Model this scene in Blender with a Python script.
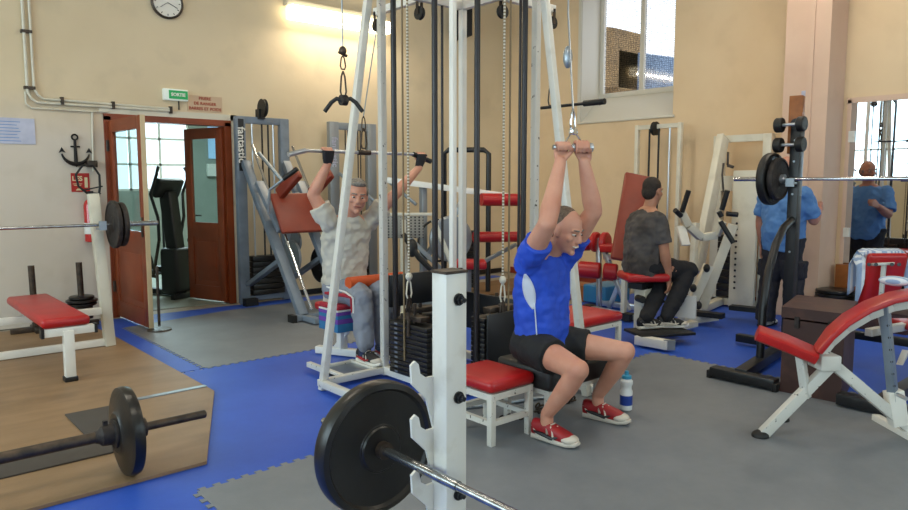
import bpy, bmesh, math, random
from mathutils import Vector as V, Matrix, Quaternion
random.seed(7)
sc = bpy.context.scene
COL = sc.collection
PI = math.pi
for o in list(bpy.data.objects): bpy.data.objects.remove(o)

# ---------------------------------------------------------------- camera, sky, lights, exposure
cam = bpy.data.objects.new('camera', bpy.data.cameras.new('camera'))
COL.objects.link(cam); sc.camera = cam
PITCH = math.atan(75 / 706.0)
cam.location = (0, 0, 1.5)
cam.rotation_euler = (PI / 2 - math.atan(72.5 / 706.0), 0, math.radians(48.9 - 90))
cam.data.sensor_width = 36; cam.data.lens = 706.0 / 908 * 36
cam.data.clip_start = 0.02; cam.data.clip_end = 200
w = bpy.data.worlds.new('sky'); sc.world = w; w.use_nodes = True
w.node_tree.nodes['Background'].inputs[0].default_value = (0.86, 0.93, 1.0, 1)
w.node_tree.nodes['Background'].inputs[1].default_value = 2.2
sc.view_settings.view_transform = 'Standard'; sc.view_settings.look = 'None'
sc.view_settings.gamma = 1; sc.view_settings.use_curve_mapping = False
sc.view_settings.exposure = 0.22

def area(name, loc, rot, sx, sy, power, colr):
    l = bpy.data.lights.new(name, 'AREA'); l.shape = 'RECTANGLE'; l.size = sx; l.size_y = sy
    l.energy = power; l.color = colr
    o = bpy.data.objects.new(name, l); o.location = loc; o.rotation_euler = rot; COL.objects.link(o); return o
# daylight through the two big windows behind the camera (west) and one on the right-hand wall
area('daylight_west', (-4.35, 4.6, 2.75), (0, -PI / 2, 0), 2.2, 6.4, 330, (0.87, 0.94, 1.0))
area('daylight_west', (-4.35, -1.6, 2.75), (0, -PI / 2, 0), 2.2, 3.6, 150, (0.87, 0.94, 1.0))
area('daylight_south', (4.2, -4.35, 2.75), (PI / 2, 0, 0), 6.5, 2.2, 130, (0.87, 0.94, 1.0))
LAMP = (1.0, 0.86, 0.66)
# ---------------------------------------------------------------- materials
def lin(h):
    h = h.lstrip('#'); c = [int(h[i:i + 2], 16) / 255 for i in (0, 2, 4)]
    return tuple((x / 12.92 if x <= .04045 else ((x + .055) / 1.055) ** 2.4) for x in c) + (1,)
MATS = {}
def mat(name, col, rough=.5, metal=0, var=None, vscale=4, bump=0, bscale=60, spec=.5, emit=None, es=0, trans=0, alpha=1, vlo=.35, vhi=.7, coat=0, detail=6, sss=0):
    m = bpy.data.materials.new(name); m.use_nodes = True; nt = m.node_tree; b = nt.nodes['Principled BSDF']
    b.inputs['Base Color'].default_value = lin(col); b.inputs['Roughness'].default_value = rough
    b.inputs['Metallic'].default_value = metal; b.inputs['Specular IOR Level'].default_value = spec
    b.inputs['Coat Weight'].default_value = coat
    if sss: b.inputs['Subsurface Weight'].default_value = sss; b.inputs['Subsurface Radius'].default_value = (.02, .008, .004)
    if trans: b.inputs['Transmission Weight'].default_value = trans
    if alpha < 1: b.inputs['Alpha'].default_value = alpha
    if emit: b.inputs['Emission Color'].default_value = lin(emit); b.inputs['Emission Strength'].default_value = es
    tc = nt.nodes.new('ShaderNodeTexCoord')
    if var:
        n = nt.nodes.new('ShaderNodeTexNoise'); n.inputs['Scale'].default_value = vscale; n.inputs['Detail'].default_value = detail
        r = nt.nodes.new('ShaderNodeValToRGB'); r.color_ramp.elements[0].position = vlo; r.color_ramp.elements[1].position = vhi
        r.color_ramp.elements[0].color = lin(col); r.color_ramp.elements[1].color = lin(var)
        nt.links.new(tc.outputs['Object'], n.inputs['Vector']); nt.links.new(n.outputs[0], r.inputs[0]); nt.links.new(r.outputs[0], b.inputs['Base Color'])
    if bump:
        n = nt.nodes.new('ShaderNodeTexNoise'); n.inputs['Scale'].default_value = bscale; n.inputs['Detail'].default_value = 4
        bp = nt.nodes.new('ShaderNodeBump'); bp.inputs['Strength'].default_value = bump; bp.inputs['Distance'].default_value = .01
        nt.links.new(tc.outputs['Object'], n.inputs['Vector']); nt.links.new(n.outputs[0], bp.inputs['Height']); nt.links.new(bp.outputs[0], b.inputs['Normal'])
    MATS[name] = m; return m
def node(nt, t, **k):
    n = nt.nodes.new(t)
    for a, v in k.items():
        if a in n.inputs: n.inputs[a].default_value = v
        else: setattr(n, a, v)
    return n
M = MATS
mat('white_paint', '#d9d6cc', .38, var='#b9b2a2', vscale=9, vlo=.55, vhi=.85)
mat('chipped_white', '#d0cec6', .45, var='#3c3832', vscale=38, vlo=.66, vhi=.70)
mat('clean_white', '#e6e3da', .32)
mat('cream_paint', '#d3cdbb', .42, var='#b5ad98', vscale=5, vlo=.5, vhi=.9)
mat('grey_blue', '#7c8794', .4, var='#6b7682', vscale=6)
mat('grey_metal', '#8d9398', .35, metal=.4)
mat('silver', '#c6cad0', .28, metal=.85)
mat('chrome', '#d8dade', .12, metal=1)
mat('steel_bar', '#b4b6b8', .25, metal=.95, var='#8b8a88', vscale=30)
mat('dark_steel', '#3a3430', .45, metal=.6, var='#5a4c40', vscale=18)
mat('guide_rod', '#2f2b2c', .32, metal=.3)
mat('black_rubber', '#151515', .5, bump=.15, bscale=150)
mat('black_plate', '#121110', .33, var='#221f1c', vscale=6, bump=.08, bscale=40)
mat('black_paint', '#17181b', .38)
mat('iron', '#2a2625', .6, metal=.5, var='#463f3c', vscale=20, bump=.3, bscale=80)
mat('red_vinyl', '#b3191b', .36, var='#a01416', vscale=4, bump=.05, bscale=12)
mat('red_worn', '#a8322c', .5, var='#94241f', vscale=7)
mat('brown_vinyl', '#8a3520', .42, var='#7a2c1b', vscale=4)
mat('black_vinyl', '#141416', .45, bump=.1, bscale=20)
mat('wood_door', '#8c3f1c', .42, var='#73300f', vscale=3)
mat('pale_edge', '#cbb792', .6)
mat('oak', '#9a5a24', .5, var='#7d4518', vscale=8)
mat('ply_dark', '#7a5a3a', .6, var='#64482c', vscale=5)
mat('box_brown', '#3c211b', .5, var='#55352a', vscale=7, vlo=.5, vhi=.75, bump=.15, bscale=30)
mat('green_sign', '#138a4a', .4, emit='#1fae62', es=.25)
mat('sign_white', '#dfe6dd', .4, emit='#dfe6dd', es=.15)
mat('notice', '#cbb093', .7)
mat('notice_red', '#a8513c', .7)
mat('paper', '#b9b9cc', .22, var='#a9a9bf', vscale=8)
mat('red_ext', '#b5161a', .25, coat=.5)
mat('sign_red', '#b02018', .5)
mat('sign_cream', '#e0d3a8', .5)
mat('white_label', '#dcdcd8', .5)
mat('lamp_diffuser', '#fff2d6', .5, emit='#ffefc8', es=4.5)
mat('lamp_body', '#d8cfb8', .5)
mat('skin_a', '#cf9880', .5, var='#c0836c', vscale=7, sss=.12)
mat('skin_b', '#c18e74', .5, var='#ad7a62', vscale=7, sss=.12)
mat('skin_c', '#b98468', .5, var='#a67358', vscale=7, sss=.12)
mat('skin_d', '#b8806a', .5, var='#a8705c', vscale=7, sss=.12)
mat('hair_grey', '#6c655c', .8, var='#9a9288', vscale=60, bump=.6, bscale=120)
mat('hair_dark', '#1e1712', .75, var='#332820', vscale=60, bump=.6, bscale=120)
mat('hair_short', '#5b4a3d', .8, var='#7d6a5a', vscale=60, bump=.4, bscale=120)
mat('eye_white', '#cfc8c0', .3); mat('eye_dark', '#1d1512', .3); mat('lip', '#8c4a40', .5); mat('tooth', '#e4dccb', .4)
mat('shirt_blue', '#2350cc', .7, var='#1c44b4', vscale=5, bump=.5, bscale=9)
mat('panel_white', '#c9cfdd', .75)
mat('shirt_white', '#c9c4b8', .85, var='#bab4a6', vscale=5, bump=.6, bscale=10)
mat('shirt_sky', '#5a86bd', .85, var='#4b76ad', vscale=5, bump=.5, bscale=9)
mat('shorts_black', '#131417', .8, bump=.4, bscale=12)
mat('pants_grey', '#868b96', .85, var='#767b88', vscale=5, bump=.5, bscale=10)
mat('pants_black', '#15151a', .85, bump=.4, bscale=12)
mat('pants_cargo', '#23222a', .85, bump=.4, bscale=12)
mat('sock_navy', '#27304e', .9)
mat('shoe_red', '#a3161f', .5, var='#8a1018', vscale=9)
mat('shoe_cream', '#c8c0b4', .5); mat('shoe_black', '#17161a', .5)
mat('glove', '#232327', .8)
mat('towel_red', '#a32434', .9, bump=.4, bscale=60); mat('towel_blue', '#2f6f9c', .9, bump=.4, bscale=60); mat('towel_purple', '#6a3f9a', .9, bump=.4, bscale=60); mat('towel_white', '#d8d6d2', .9, bump=.4, bscale=60)
mat('orange_pad', '#c8501c', .55)
mat('bottle_white', '#dde2e4', .3); mat('bottle_blue', '#1d3f98', .35); mat('bottle_cap', '#3f9bc4', .35)
mat('rope_white', '#d6d0c0', .7); mat('rope_brown', '#7d6a4c', .6)
mat('speaker_black', '#0f0f10', .6)
mat('alu', '#9aa3ab', .35, metal=.7)
mat('anchor_iron', '#1d1918', .5, metal=.4)
mat('floor_pad', '#453f3a', .7)
mat('plastic_blue', '#2a72a0', .4)
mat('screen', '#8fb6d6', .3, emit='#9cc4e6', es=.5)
mat('window_frame_paint', '#cfc9bb', .5)
mat('roof_far', '#7e93ad', .8, var='#6a7f98', vscale=2)
mat('wall_far', '#8d7048', .8, var='#6d5636', vscale=2)

def grey_shirt():
    m = mat('shirt_grey', '#5a5653', .85, bump=.5, bscale=9); nt = m.node_tree; b = nt.nodes['Principled BSDF']
    tc = node(nt, 'ShaderNodeTexCoord'); n = node(nt, 'ShaderNodeTexNoise', Scale=3.2, Detail=5.0)
    r = node(nt, 'ShaderNodeValToRGB'); r.color_ramp.elements[0].position = .45; r.color_ramp.elements[1].position = .62
    r.color_ramp.elements[0].color = lin('#524d4b'); r.color_ramp.elements[1].color = lin('#3a3431')
    nt.links.new(tc.outputs['Object'], n.inputs['Vector']); nt.links.new(n.outputs[0], r.inputs[0]); nt.links.new(r.outputs[0], b.inputs['Base Color'])
grey_shirt()
def wall_mat(name, base, base2, low_tone=None, dz=2.2, grime='#8f8370'):
    m = mat(name, base, .78, bump=.12, bscale=14); nt = m.node_tree; b = nt.nodes['Principled BSDF']
    geo = node(nt, 'ShaderNodeNewGeometry'); sep = node(nt, 'ShaderNodeSeparateXYZ'); nt.links.new(geo.outputs['Position'], sep.inputs[0])
    n1 = node(nt, 'ShaderNodeTexNoise', Scale=.9, Detail=7.0); n2 = node(nt, 'ShaderNodeTexNoise', Scale=2.3, Detail=9.0)
    nt.links.new(geo.outputs['Position'], n1.inputs['Vector']); nt.links.new(geo.outputs['Position'], n2.inputs['Vector'])
    mx = node(nt, 'ShaderNodeMix', data_type='RGBA'); mx.inputs[6].default_value = lin(base); mx.inputs[7].default_value = lin(base2)
    r1 = node(nt, 'ShaderNodeValToRGB'); r1.color_ramp.elements[0].position = .38; r1.color_ramp.elements[1].position = .65
    nt.links.new(n1.outputs[0], r1.inputs[0]); nt.links.new(r1.outputs[0], mx.inputs[0]); out = mx.outputs[2]
    if low_tone:  # soft blend to a greyer tone low on the wall, fading out eastward
        ma = node(nt, 'ShaderNodeMapRange'); mb = node(nt, 'ShaderNodeMapRange'); md = node(nt, 'ShaderNodeMath', operation='MULTIPLY')
        for q, s0, s1, i_ in ((ma, dz - .25, dz + .25, 2), (mb, 2.0, 3.6, 0)):
            q.inputs[1].default_value = s0; q.inputs[2].default_value = s1; q.inputs[3].default_value = 1; q.inputs[4].default_value = 0; nt.links.new(sep.outputs[i_], q.inputs[0])
        nt.links.new(ma.outputs[0], md.inputs[0]); nt.links.new(mb.outputs[0], md.inputs[1])
        m2 = node(nt, 'ShaderNodeMix', data_type='RGBA'); m2.inputs[7].default_value = lin(low_tone)
        nt.links.new(md.outputs[0], m2.inputs[0]); nt.links.new(out, m2.inputs[6]); out = m2.outputs[2]
    # scuffs and grime patches
    r2 = node(nt, 'ShaderNodeValToRGB'); r2.color_ramp.elements[0].position = .56; r2.color_ramp.elements[1].position = .74
    r2.color_ramp.elements[1].color = (.28, .28, .28, 1)
    nt.links.new(n2.outputs[0], r2.inputs[0])
    m3 = node(nt, 'ShaderNodeMix', data_type='RGBA'); m3.inputs[7].default_value = lin(grime)
    nt.links.new(r2.outputs[0], m3.inputs[0]); nt.links.new(out, m3.inputs[6]); nt.links.new(m3.outputs[2], b.inputs['Base Color'])
wall_mat('wall_left_paint', '#ddcbab', '#d5c2a1', low_tone='#d3c8ba', dz=2.2, grime='#b3a58c')
wall_mat('wall_back_paint', '#e0c6a1', '#d8bc96', grime='#c6aa86')
wall_mat('pillar_paint', '#d8b9a2', '#d0af97', grime='#bc9c86')
wall_mat('ceiling_paint', '#d6cdb8', '#cfc5ae')
def mat_floor(name, a, c, sc_=9, seams=True, rough=.55):
    m = mat(name, a, rough, bump=.1, bscale=220); nt = m.node_tree; b = nt.nodes['Principled BSDF']
    geo = node(nt, 'ShaderNodeNewGeometry')
    n1 = node(nt, 'ShaderNodeTexNoise', Scale=sc_, Detail=9.0); n1.inputs['Roughness'].default_value = .7
    nt.links.new(geo.outputs['Position'], n1.inputs['Vector'])
    r = node(nt, 'ShaderNodeValToRGB'); r.color_ramp.elements[0].position = .3; r.color_ramp.elements[1].position = .72
    r.color_ramp.elements[0].color = lin(a); r.color_ramp.elements[1].color = lin(c)
    nt.links.new(n1.outputs[0], r.inputs[0]); nt.links.new(r.outputs[0], b.inputs['Base Color'])
mat_floor('mat_blue', '#1f4cb4', '#2a5ac4', 1.6, rough=.5)
mat_floor('mat_grey', '#6b7076', '#7c8085', 2.2, rough=.5)
mat_floor('concrete', '#8f887c', '#a1998b', 2.5)
mat_floor('lino_green', '#8a9288', '#9aa197', 2)
def plywood():
    m = mat('plywood', '#9c7b55', .5, bump=.08, bscale=60); nt = m.node_tree; b = nt.nodes['Principled BSDF']
    geo = node(nt, 'ShaderNodeNewGeometry'); mp = node(nt, 'ShaderNodeMapping'); mp.inputs['Scale'].default_value = (1, 4, 1)
    n1 = node(nt, 'ShaderNodeTexNoise', Scale=2.0, Detail=9.0); n2 = node(nt, 'ShaderNodeTexNoise', Scale=1.6, Detail=6.0)
    nt.links.new(geo.outputs['Position'], mp.inputs[0]); nt.links.new(mp.outputs[0], n1.inputs['Vector']); nt.links.new(geo.outputs['Position'], n2.inputs['Vector'])
    r = node(nt, 'ShaderNodeValToRGB'); r.color_ramp.elements[0].color = lin('#84694a'); r.color_ramp.elements[1].color = lin('#97795a')
    r.color_ramp.elements[0].position = .3; r.color_ramp.elements[1].position = .7
    r2 = node(nt, 'ShaderNodeValToRGB'); r2.color_ramp.elements[0].position = .52; r2.color_ramp.elements[1].position = .72; r2.color_ramp.elements[1].color = (.7, .7, .7, 1)
    nt.links.new(n1.outputs[0], r.inputs[0]); nt.links.new(n2.outputs[0], r2.inputs[0])
    mx = node(nt, 'ShaderNodeMix', data_type='RGBA'); mx.inputs[7].default_value = lin('#65503a')
    nt.links.new(r2.outputs[0], mx.inputs[0]); nt.links.new(r.outputs[0], mx.inputs[6]); nt.links.new(mx.outputs[2], b.inputs['Base Color'])
plywood()
def glass(name, col='#e8f2f4', rough=.0, bumpy=0):
    m = bpy.data.materials.new(name); m.use_nodes = True; nt = m.node_tree; nt.nodes.clear()
    o = node(nt, 'ShaderNodeOutputMaterial'); t = node(nt, 'ShaderNodeBsdfTransparent'); g = node(nt, 'ShaderNodeBsdfGlossy'); g.inputs['Roughness'].default_value = .05
    t.inputs[0].default_value = lin(col); mx = node(nt, 'ShaderNodeMixShader'); mx.inputs[0].default_value = .03 if bumpy else .08
    nt.links.new(t.outputs[0], mx.inputs[1]); nt.links.new(g.outputs[0], mx.inputs[2])
    if bumpy:   # wired / hammered glass: a fine grid ripple shows on the pane
        tc = node(nt, 'ShaderNodeTexCoord'); mp = node(nt, 'ShaderNodeMapping'); mp.inputs['Scale'].default_value = (1, 34, 34)
        ck = node(nt, 'ShaderNodeTexVoronoi', Scale=1.0); ck.distance = 'CHEBYCHEV'; ck.inputs['Randomness'].default_value = .25
        nt.links.new(tc.outputs['Object'], mp.inputs[0]); nt.links.new(mp.outputs[0], ck.inputs['Vector'])
        r = node(nt, 'ShaderNodeValToRGB'); r.color_ramp.elements[0].color = (1, 1, 1, 1); r.color_ramp.elements[1].color = (.42, .44, .5, 1)
        r.color_ramp.elements[0].position = .2; r.color_ramp.elements[1].position = .62
        nt.links.new(ck.outputs[0], r.inputs[0]); nt.links.new(r.outputs[0], t.inputs[0])
    nt.links.new(mx.outputs[0], o.inputs[0]); MATS[name] = m; return m
glass('clear_glass'); glass('rippled_glass', bumpy=1)
m = mat('mirror', '#d9dde0', .015, metal=1)
def stripes(name, a, c, scale, axis=0):
    m = mat(name, a, .9, bump=.3, bscale=80); nt = m.node_tree; b = nt.nodes['Principled BSDF']
    tc = node(nt, 'ShaderNodeTexCoord'); wv = node(nt, 'ShaderNodeTexWave', Scale=scale); wv.bands_direction = 'XYZ'[axis]
    r = node(nt, 'ShaderNodeValToRGB'); r.color_ramp.elements[0].position = .45; r.color_ramp.elements[1].position = .55
    r.color_ramp.elements[0].color = lin(a); r.color_ramp.elements[1].color = lin(c)
    nt.links.new(tc.outputs['Object'], wv.inputs['Vector']); nt.links.new(wv.outputs[0], r.inputs[0]); nt.links.new(r.outputs[0], b.inputs['Base Color'])
stripes('towel_striped', '#d2d6dc', '#8fa3c2', 9, 0)
def slatpat(name, a, c):
    m = mat(name, a, .5); nt = m.node_tree; b = nt.nodes['Principled BSDF']
    tc = node(nt, 'ShaderNodeTexCoord'); v = node(nt, 'ShaderNodeTexVoronoi', Scale=32.0); v.inputs['Randomness'].default_value = 0
    r = node(nt, 'ShaderNodeValToRGB'); r.color_ramp.elements[0].position = .3; r.color_ramp.elements[1].position = .36
    r.color_ramp.elements[0].color = lin(c); r.color_ramp.elements[1].color = lin(a)
    nt.links.new(tc.outputs['Object'], v.inputs['Vector']); nt.links.new(v.outputs[0], r.inputs[0]); nt.links.new(r.outputs[0], b.inputs['Base Color'])
stripes('rope_twisted', '#d6d0c0', '#8a7a5e', 14, 2)
slatpat('perforated', '#8f8a80', '#2a2622')

# ---------------------------------------------------------------- mesh helpers
def basis(d, up=V((0, 0, 1))):
    d = V(d).normalized()
    if abs(d.dot(up)) > .98: up = V((0, 1, 0)) if abs(d.y) < .9 else V((1, 0, 0))
    x = up.cross(d).normalized(); y = d.cross(x).normalized(); return x, y, d
class B:
    """collects shapes into one bmesh"""
    def __init__(s): s.bm = bmesh.new(); s.smooth = True
    def _faces(s, rings, cap=True, closed=True):
        n = len(rings[0])
        for a, b in zip(rings[:-1], rings[1:]):
            for i in range(n if closed else n - 1):
                j = (i + 1) % n
                try: s.bm.faces.new((a[i], a[j], b[j], b[i]))
                except ValueError: pass
        if cap:
            s.bm.faces.new(list(reversed(rings[0]))); s.bm.faces.new(rings[-1])
    def box(s, c, size, rz=0, rot=None, bevel=0):
        c = V(c); hx, hy, hz = [q / 2 for q in size]
        R = rot if rot is not None else Matrix.Rotation(rz, 3, 'Z')
        vs = [s.bm.verts.new(c + R @ V((x * hx, y * hy, z * hz))) for x in (-1, 1) for y in (-1, 1) for z in (-1, 1)]
        fs = [s.bm.faces.new([vs[i] for i in q]) for q in ((0, 1, 3, 2), (4, 6, 7, 5), (0, 4, 5, 1), (2, 3, 7, 6), (0, 2, 6, 4), (1, 5, 7, 3))]
        if bevel:
            es = set(e for f in fs for e in f.edges)
            bmesh.ops.bevel(s.bm, geom=list(es), offset=bevel, segments=3 if bevel > .012 else 2, affect='EDGES', profile=.5)
        return s
    def b2(s, lo, hi, bevel=0):
        return s.box([(a + b) / 2 for a, b in zip(lo, hi)], [abs(b - a) for a, b in zip(lo, hi)], bevel=bevel)
    def bar(s, p0, p1, w=.05, h=None, bevel=.003, up=V((0, 0, 1))):
        h = h or w; p0, p1 = V(p0), V(p1); x, y, d = basis(p1 - p0, V(up))
        return s.box((p0 + p1) / 2, (w, h, (p1 - p0).length), rot=Matrix((x, y, d)).transposed(), bevel=bevel)
    def tube(s, pts, r, n=10, cap=True):
        pts = [V(p) for p in pts]; rs = r if isinstance(r, (list, tuple)) else [r] * len(pts)
        rings = []; x = None
        for i, p in enumerate(pts):
            d = (pts[min(i + 1, len(pts) - 1)] - pts[max(i - 1, 0)])
            d = d.normalized()
            if x is None: x, y, _ = basis(d)
            else:
                x = (x - d * x.dot(d)).normalized(); y = d.cross(x)
            rings.append([s.bm.verts.new(p + (x * math.cos(a) + y * math.sin(a)) * rs[i]) for a in [2 * PI * k / n for k in range(n)]])
        s._faces(rings, cap); return s
    def cyl(s, p0, p1, r, r1=None, n=20): return s.tube([p0, p1], [r, r if r1 is None else r1], n)
    def lathe(s, p, axis, prof, n=40):
        """prof: (distance along axis, radius)"""
        x, y, d = basis(axis); p = V(p); rings = []
        for t, r in prof:
            rings.append([s.bm.verts.new(p + d * t + (x * math.cos(a) + y * math.sin(a)) * max(r, 1e-4)) for a in [2 * PI * k / n for k in range(n)]])
        s._faces(rings, True); return s
    def ring(s, p, axis, R, r, n=28, m=8, a0=0, a1=2 * PI):
        x, y, d = basis(axis); full = abs(a1 - a0 - 2 * PI) < 1e-6
        pts = [V(p) + (x * math.cos(a0 + (a1 - a0) * k / n) + y * math.sin(a0 + (a1 - a0) * k / n)) * R for k in range(n + 1)]
        return s.tube(pts, r, m)
    def prism(s, pts, o, ux, uy, th):
        """2D outline in plane (ux,uy) from o, extruded by th along ux x uy"""
        o, ux, uy = V(o), V(ux).normalized(), V(uy).normalized(); nn = ux.cross(uy)
        a = [s.bm.verts.new(o + ux * p[0] + uy * p[1]) for p in pts]; b = [s.bm.verts.new(o + ux * p[0] + uy * p[1] + nn * th) for p in pts]
        s._faces([a, b]); return s
    def ell(s, c, r, R=None, seg=20, rings=12):
        c = V(c); R = R if R is not None else Matrix.Identity(3); rr = []
        for i in range(1, rings):
            t = PI * i / rings
            rr.append([s.bm.verts.new(c + R @ V((r[0] * math.sin(t) * math.cos(a), r[1] * math.sin(t) * math.sin(a), r[2] * math.cos(t)))) for a in [2 * PI * k / seg for k in range(seg)]])
        s._faces(rr); return s
    def cap(s, p0, p1, r0, r1, n=16):
        """round-ended tapered limb"""
        p0, p1 = V(p0), V(p1); d = (p1 - p0).normalized(); L = (p1 - p0).length; pts = []; rs = []
        for k in range(5):
            a = PI / 2 * (1 - k / 4); pts.append(p0 - d * r0 * math.sin(a)); rs.append(max(r0 * math.cos(a), r0 * .12))
        for k in range(5):
            a = PI / 2 * k / 4; pts.append(p1 + d * r1 * math.sin(a)); rs.append(max(r1 * math.cos(a), r1 * .12))
        return s.tube(pts, rs, n)
    def limb(s, pts, rs, n=16):
        for i in range(len(pts) - 1): s.cap(pts[i], pts[i + 1], rs[i], rs[i + 1], n)
        return s
    def loft(s, rings, right, fwd, n=28, p=2.4):
        """rings: (centre, half width, half depth)"""
        out = []
        for ring_ in rings:
            c, rx, ry = ring_[:3]; ri = V(ring_[3]) if len(ring_) > 3 else V(right); fw = V(ring_[4]) if len(ring_) > 4 else V(fwd)
            q = []
            for k in range(n):
                a = 2 * PI * k / n; ca, sa = math.cos(a), math.sin(a)
                q.append(s.bm.verts.new(V(c) + ri * rx * math.copysign(abs(ca) ** (2 / p), ca) + fw * ry * math.copysign(abs(sa) ** (2 / p), sa)))
            out.append(q)
        s._faces(out); return s
    def quad(s, *pts):
        s.bm.faces.new([s.bm.verts.new(V(p)) for p in pts]); return s
    def mesh(s, name, sharp=35):
        bmesh.ops.recalc_face_normals(s.bm, faces=s.bm.faces)
        for f in s.bm.faces: f.smooth = True
        for e in s.bm.edges:
            if len(e.link_faces) == 2 and e.calc_face_angle(0) > math.radians(sharp): e.smooth = False
        me = bpy.data.meshes.new(name); s.bm.to_mesh(me); s.bm.free(); return me
INV = {}
def thing(name, label, cat, loc=(0, 0, 0), rz=0, group=None, world=True):
    o = bpy.data.objects.new(name, None); COL.objects.link(o); o.location = loc; o.rotation_euler = (0, 0, rz)
    o.empty_display_size = .1
    o['label'] = label; o['category'] = cat
    if group: o['group'] = group
    INV[o.name] = (Matrix.Translation(V(loc)) @ Matrix.Rotation(rz, 4, 'Z')).inverted() if world else Matrix.Identity(4)
    return o
def put(name, b, m, parent=None, me=None, sharp=35, label=None):
    if b is not None and me is None and name in ('crossbeam', 'foot_cap', 'end_cap', 'bolts'):
        rest = set(b.bm.verts); isl = []
        while rest:
            q = [rest.pop()]; g = set(q)
            while q:
                for e in q.pop().link_edges:
                    for v in e.verts:
                        if v in rest: rest.discard(v); g.add(v); q.append(v)
            isl.append(g)
        if len(isl) > 1:
            o = None
            for g in isl[1:]:
                nb = B(); mp = {v: nb.bm.verts.new(v.co) for v in g}
                for f_ in set(f for v in g for f in v.link_faces): nb.bm.faces.new([mp[v] for v in f_.verts])
                put(name, None, m, parent, me=nb.mesh(name, sharp), label=label)
            bmesh.ops.delete(b.bm, geom=[v for g in isl[1:] for v in g], context='VERTS')
    me = me or b.mesh(name, sharp)
    o = bpy.data.objects.new(name, me); COL.objects.link(o); me.materials.append(M[m])
    if parent is not None:
        inv = INV[parent.name]; me.transform(inv); o.parent = parent; INV[o.name] = inv
    if label: o['label'] = label
    return o
def solo(name, b, m, label, cat, base=None, group=None, kind=None, sharp=35, me=None):
    """a thing that is one mesh; origin moved to its base. World-coordinate children can be put() under it"""
    me = me or b.mesh(name, sharp)
    if base is None:
        xs = [v.co for v in me.vertices]; lo = [min(c[i] for c in xs) for i in range(3)]; hi = [max(c[i] for c in xs) for i in range(3)]
        base = ((lo[0] + hi[0]) / 2, (lo[1] + hi[1]) / 2, lo[2])
    T = Matrix.Translation(-V(base)); me.transform(T)
    o = bpy.data.objects.new(name, me); COL.objects.link(o); me.materials.append(M[m]); o.location = base
    o['label'] = label; o['category'] = cat
    if group: o['group'] = group
    if kind: o['kind'] = kind
    INV[o.name] = T; return o
def struct(name, b, m, parent=None, sharp=35):
    o = put(name, b, m, parent, sharp=sharp)
    if parent is None: o['kind'] = 'structure'; INV[o.name] = Matrix.Identity(4)
    return o
def dup(root, loc, rz=0, label=None, group=None):
    r = root.copy(); COL.objects.link(r); r.location = loc; r.rotation_euler = (0, 0, rz)
    if label: r['label'] = label
    if group: r['group'] = group
    for ch in list(root.children):
        c = ch.copy(); COL.objects.link(c); c.parent = r
        for g in list(ch.children):
            d = g.copy(); COL.objects.link(d); d.parent = c
    return r
def text(s, size, o, ux, uy, m, parent, name='lettering', depth=.003, align='CENTER', shear=0, bold=0, label=None):
    cu = bpy.data.curves.new('t', 'FONT'); cu.body = s; cu.size = size; cu.extrude = depth; cu.align_x = align; cu.align_y = 'CENTER'; cu.shear = shear; cu.offset = bold; cu.resolution_u = 3
    t = bpy.data.objects.new('t', cu); COL.objects.link(t)
    me = bpy.data.meshes.new_from_object(t.evaluated_get(bpy.context.evaluated_depsgraph_get()))
    bpy.data.objects.remove(t); bpy.data.curves.remove(cu)
    ux, uy = V(ux).normalized(), V(uy).normalized(); nn = ux.cross(uy)
    R = Matrix((ux, uy, nn)).transposed().to_4x4(); me.transform(Matrix.Translation(V(o)) @ R); me.materials.clear(); me.name = name
    return put(name, None, m, parent, me=me, label=label)
CLT = bpy.data.textures.new('folds', 'CLOUDS'); CLT.noise_scale = .075; CLT.noise_depth = 1
def remeshed(b, voxel, iters=6, fac=.5, folds=0):
    """one continuous skin over all the shapes in b"""
    me = b.mesh('tmp', 180); o = bpy.data.objects.new('tmp', me); COL.objects.link(o)
    r = o.modifiers.new('r', 'REMESH'); r.mode = 'VOXEL'; r.voxel_size = voxel; r.use_smooth_shade = True
    s_ = o.modifiers.new('s', 'SMOOTH'); s_.iterations = iters; s_.factor = fac
    if folds:
        d_ = o.modifiers.new('d', 'DISPLACE'); d_.texture = CLT; d_.strength = folds; d_.mid_level = .5; d_.texture_coords = 'GLOBAL'
    me2 = bpy.data.meshes.new_from_object(o.evaluated_get(bpy.context.evaluated_depsgraph_get()))
    bpy.data.objects.remove(o); me2.materials.clear()
    for p in me2.polygons: p.use_smooth = True
    return me2

def thick(b, th):
    me = b.mesh('tmp', 80); o = bpy.data.objects.new('tmp', me); COL.objects.link(o)
    m_ = o.modifiers.new('s', 'SOLIDIFY'); m_.thickness = th; m_.offset = 0
    me2 = bpy.data.meshes.new_from_object(o.evaluated_get(bpy.context.evaluated_depsgraph_get())); bpy.data.objects.remove(o); me2.materials.clear()
    for p in me2.polygons: p.use_smooth = True
    return me2
# ---------------------------------------------------------------- the room
XL, XR, YF, YB, CZ = -4.2, 8.44, 8.4, -4.2, 4.7     # west wall, east wall (window, mirror), north wall (door), south wall, ceiling
b = B(); b.b2((XL, YB, -.11), (XR + .5, YF + .15, -.01)); struct('floor', b, 'concrete')
b = B(); b.b2((XL - .2, YB - .2, CZ), (XR + .7, YF + .25, CZ + .15)); struct('ceiling', b, 'ceiling_paint')
# north wall with the doorway
DX0, DX1, DZ = 2.27, 3.66, 2.22
b = B(); b.b2((XL - .2, YF, 0), (DX0, YF + .15, CZ)); b.b2((DX1, YF, 0), (XR + .6, YF + .15, CZ)); b.b2((DX0, YF, DZ), (DX1, YF + .15, CZ))
struct('wall_left', b, 'wall_left_paint')
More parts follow.
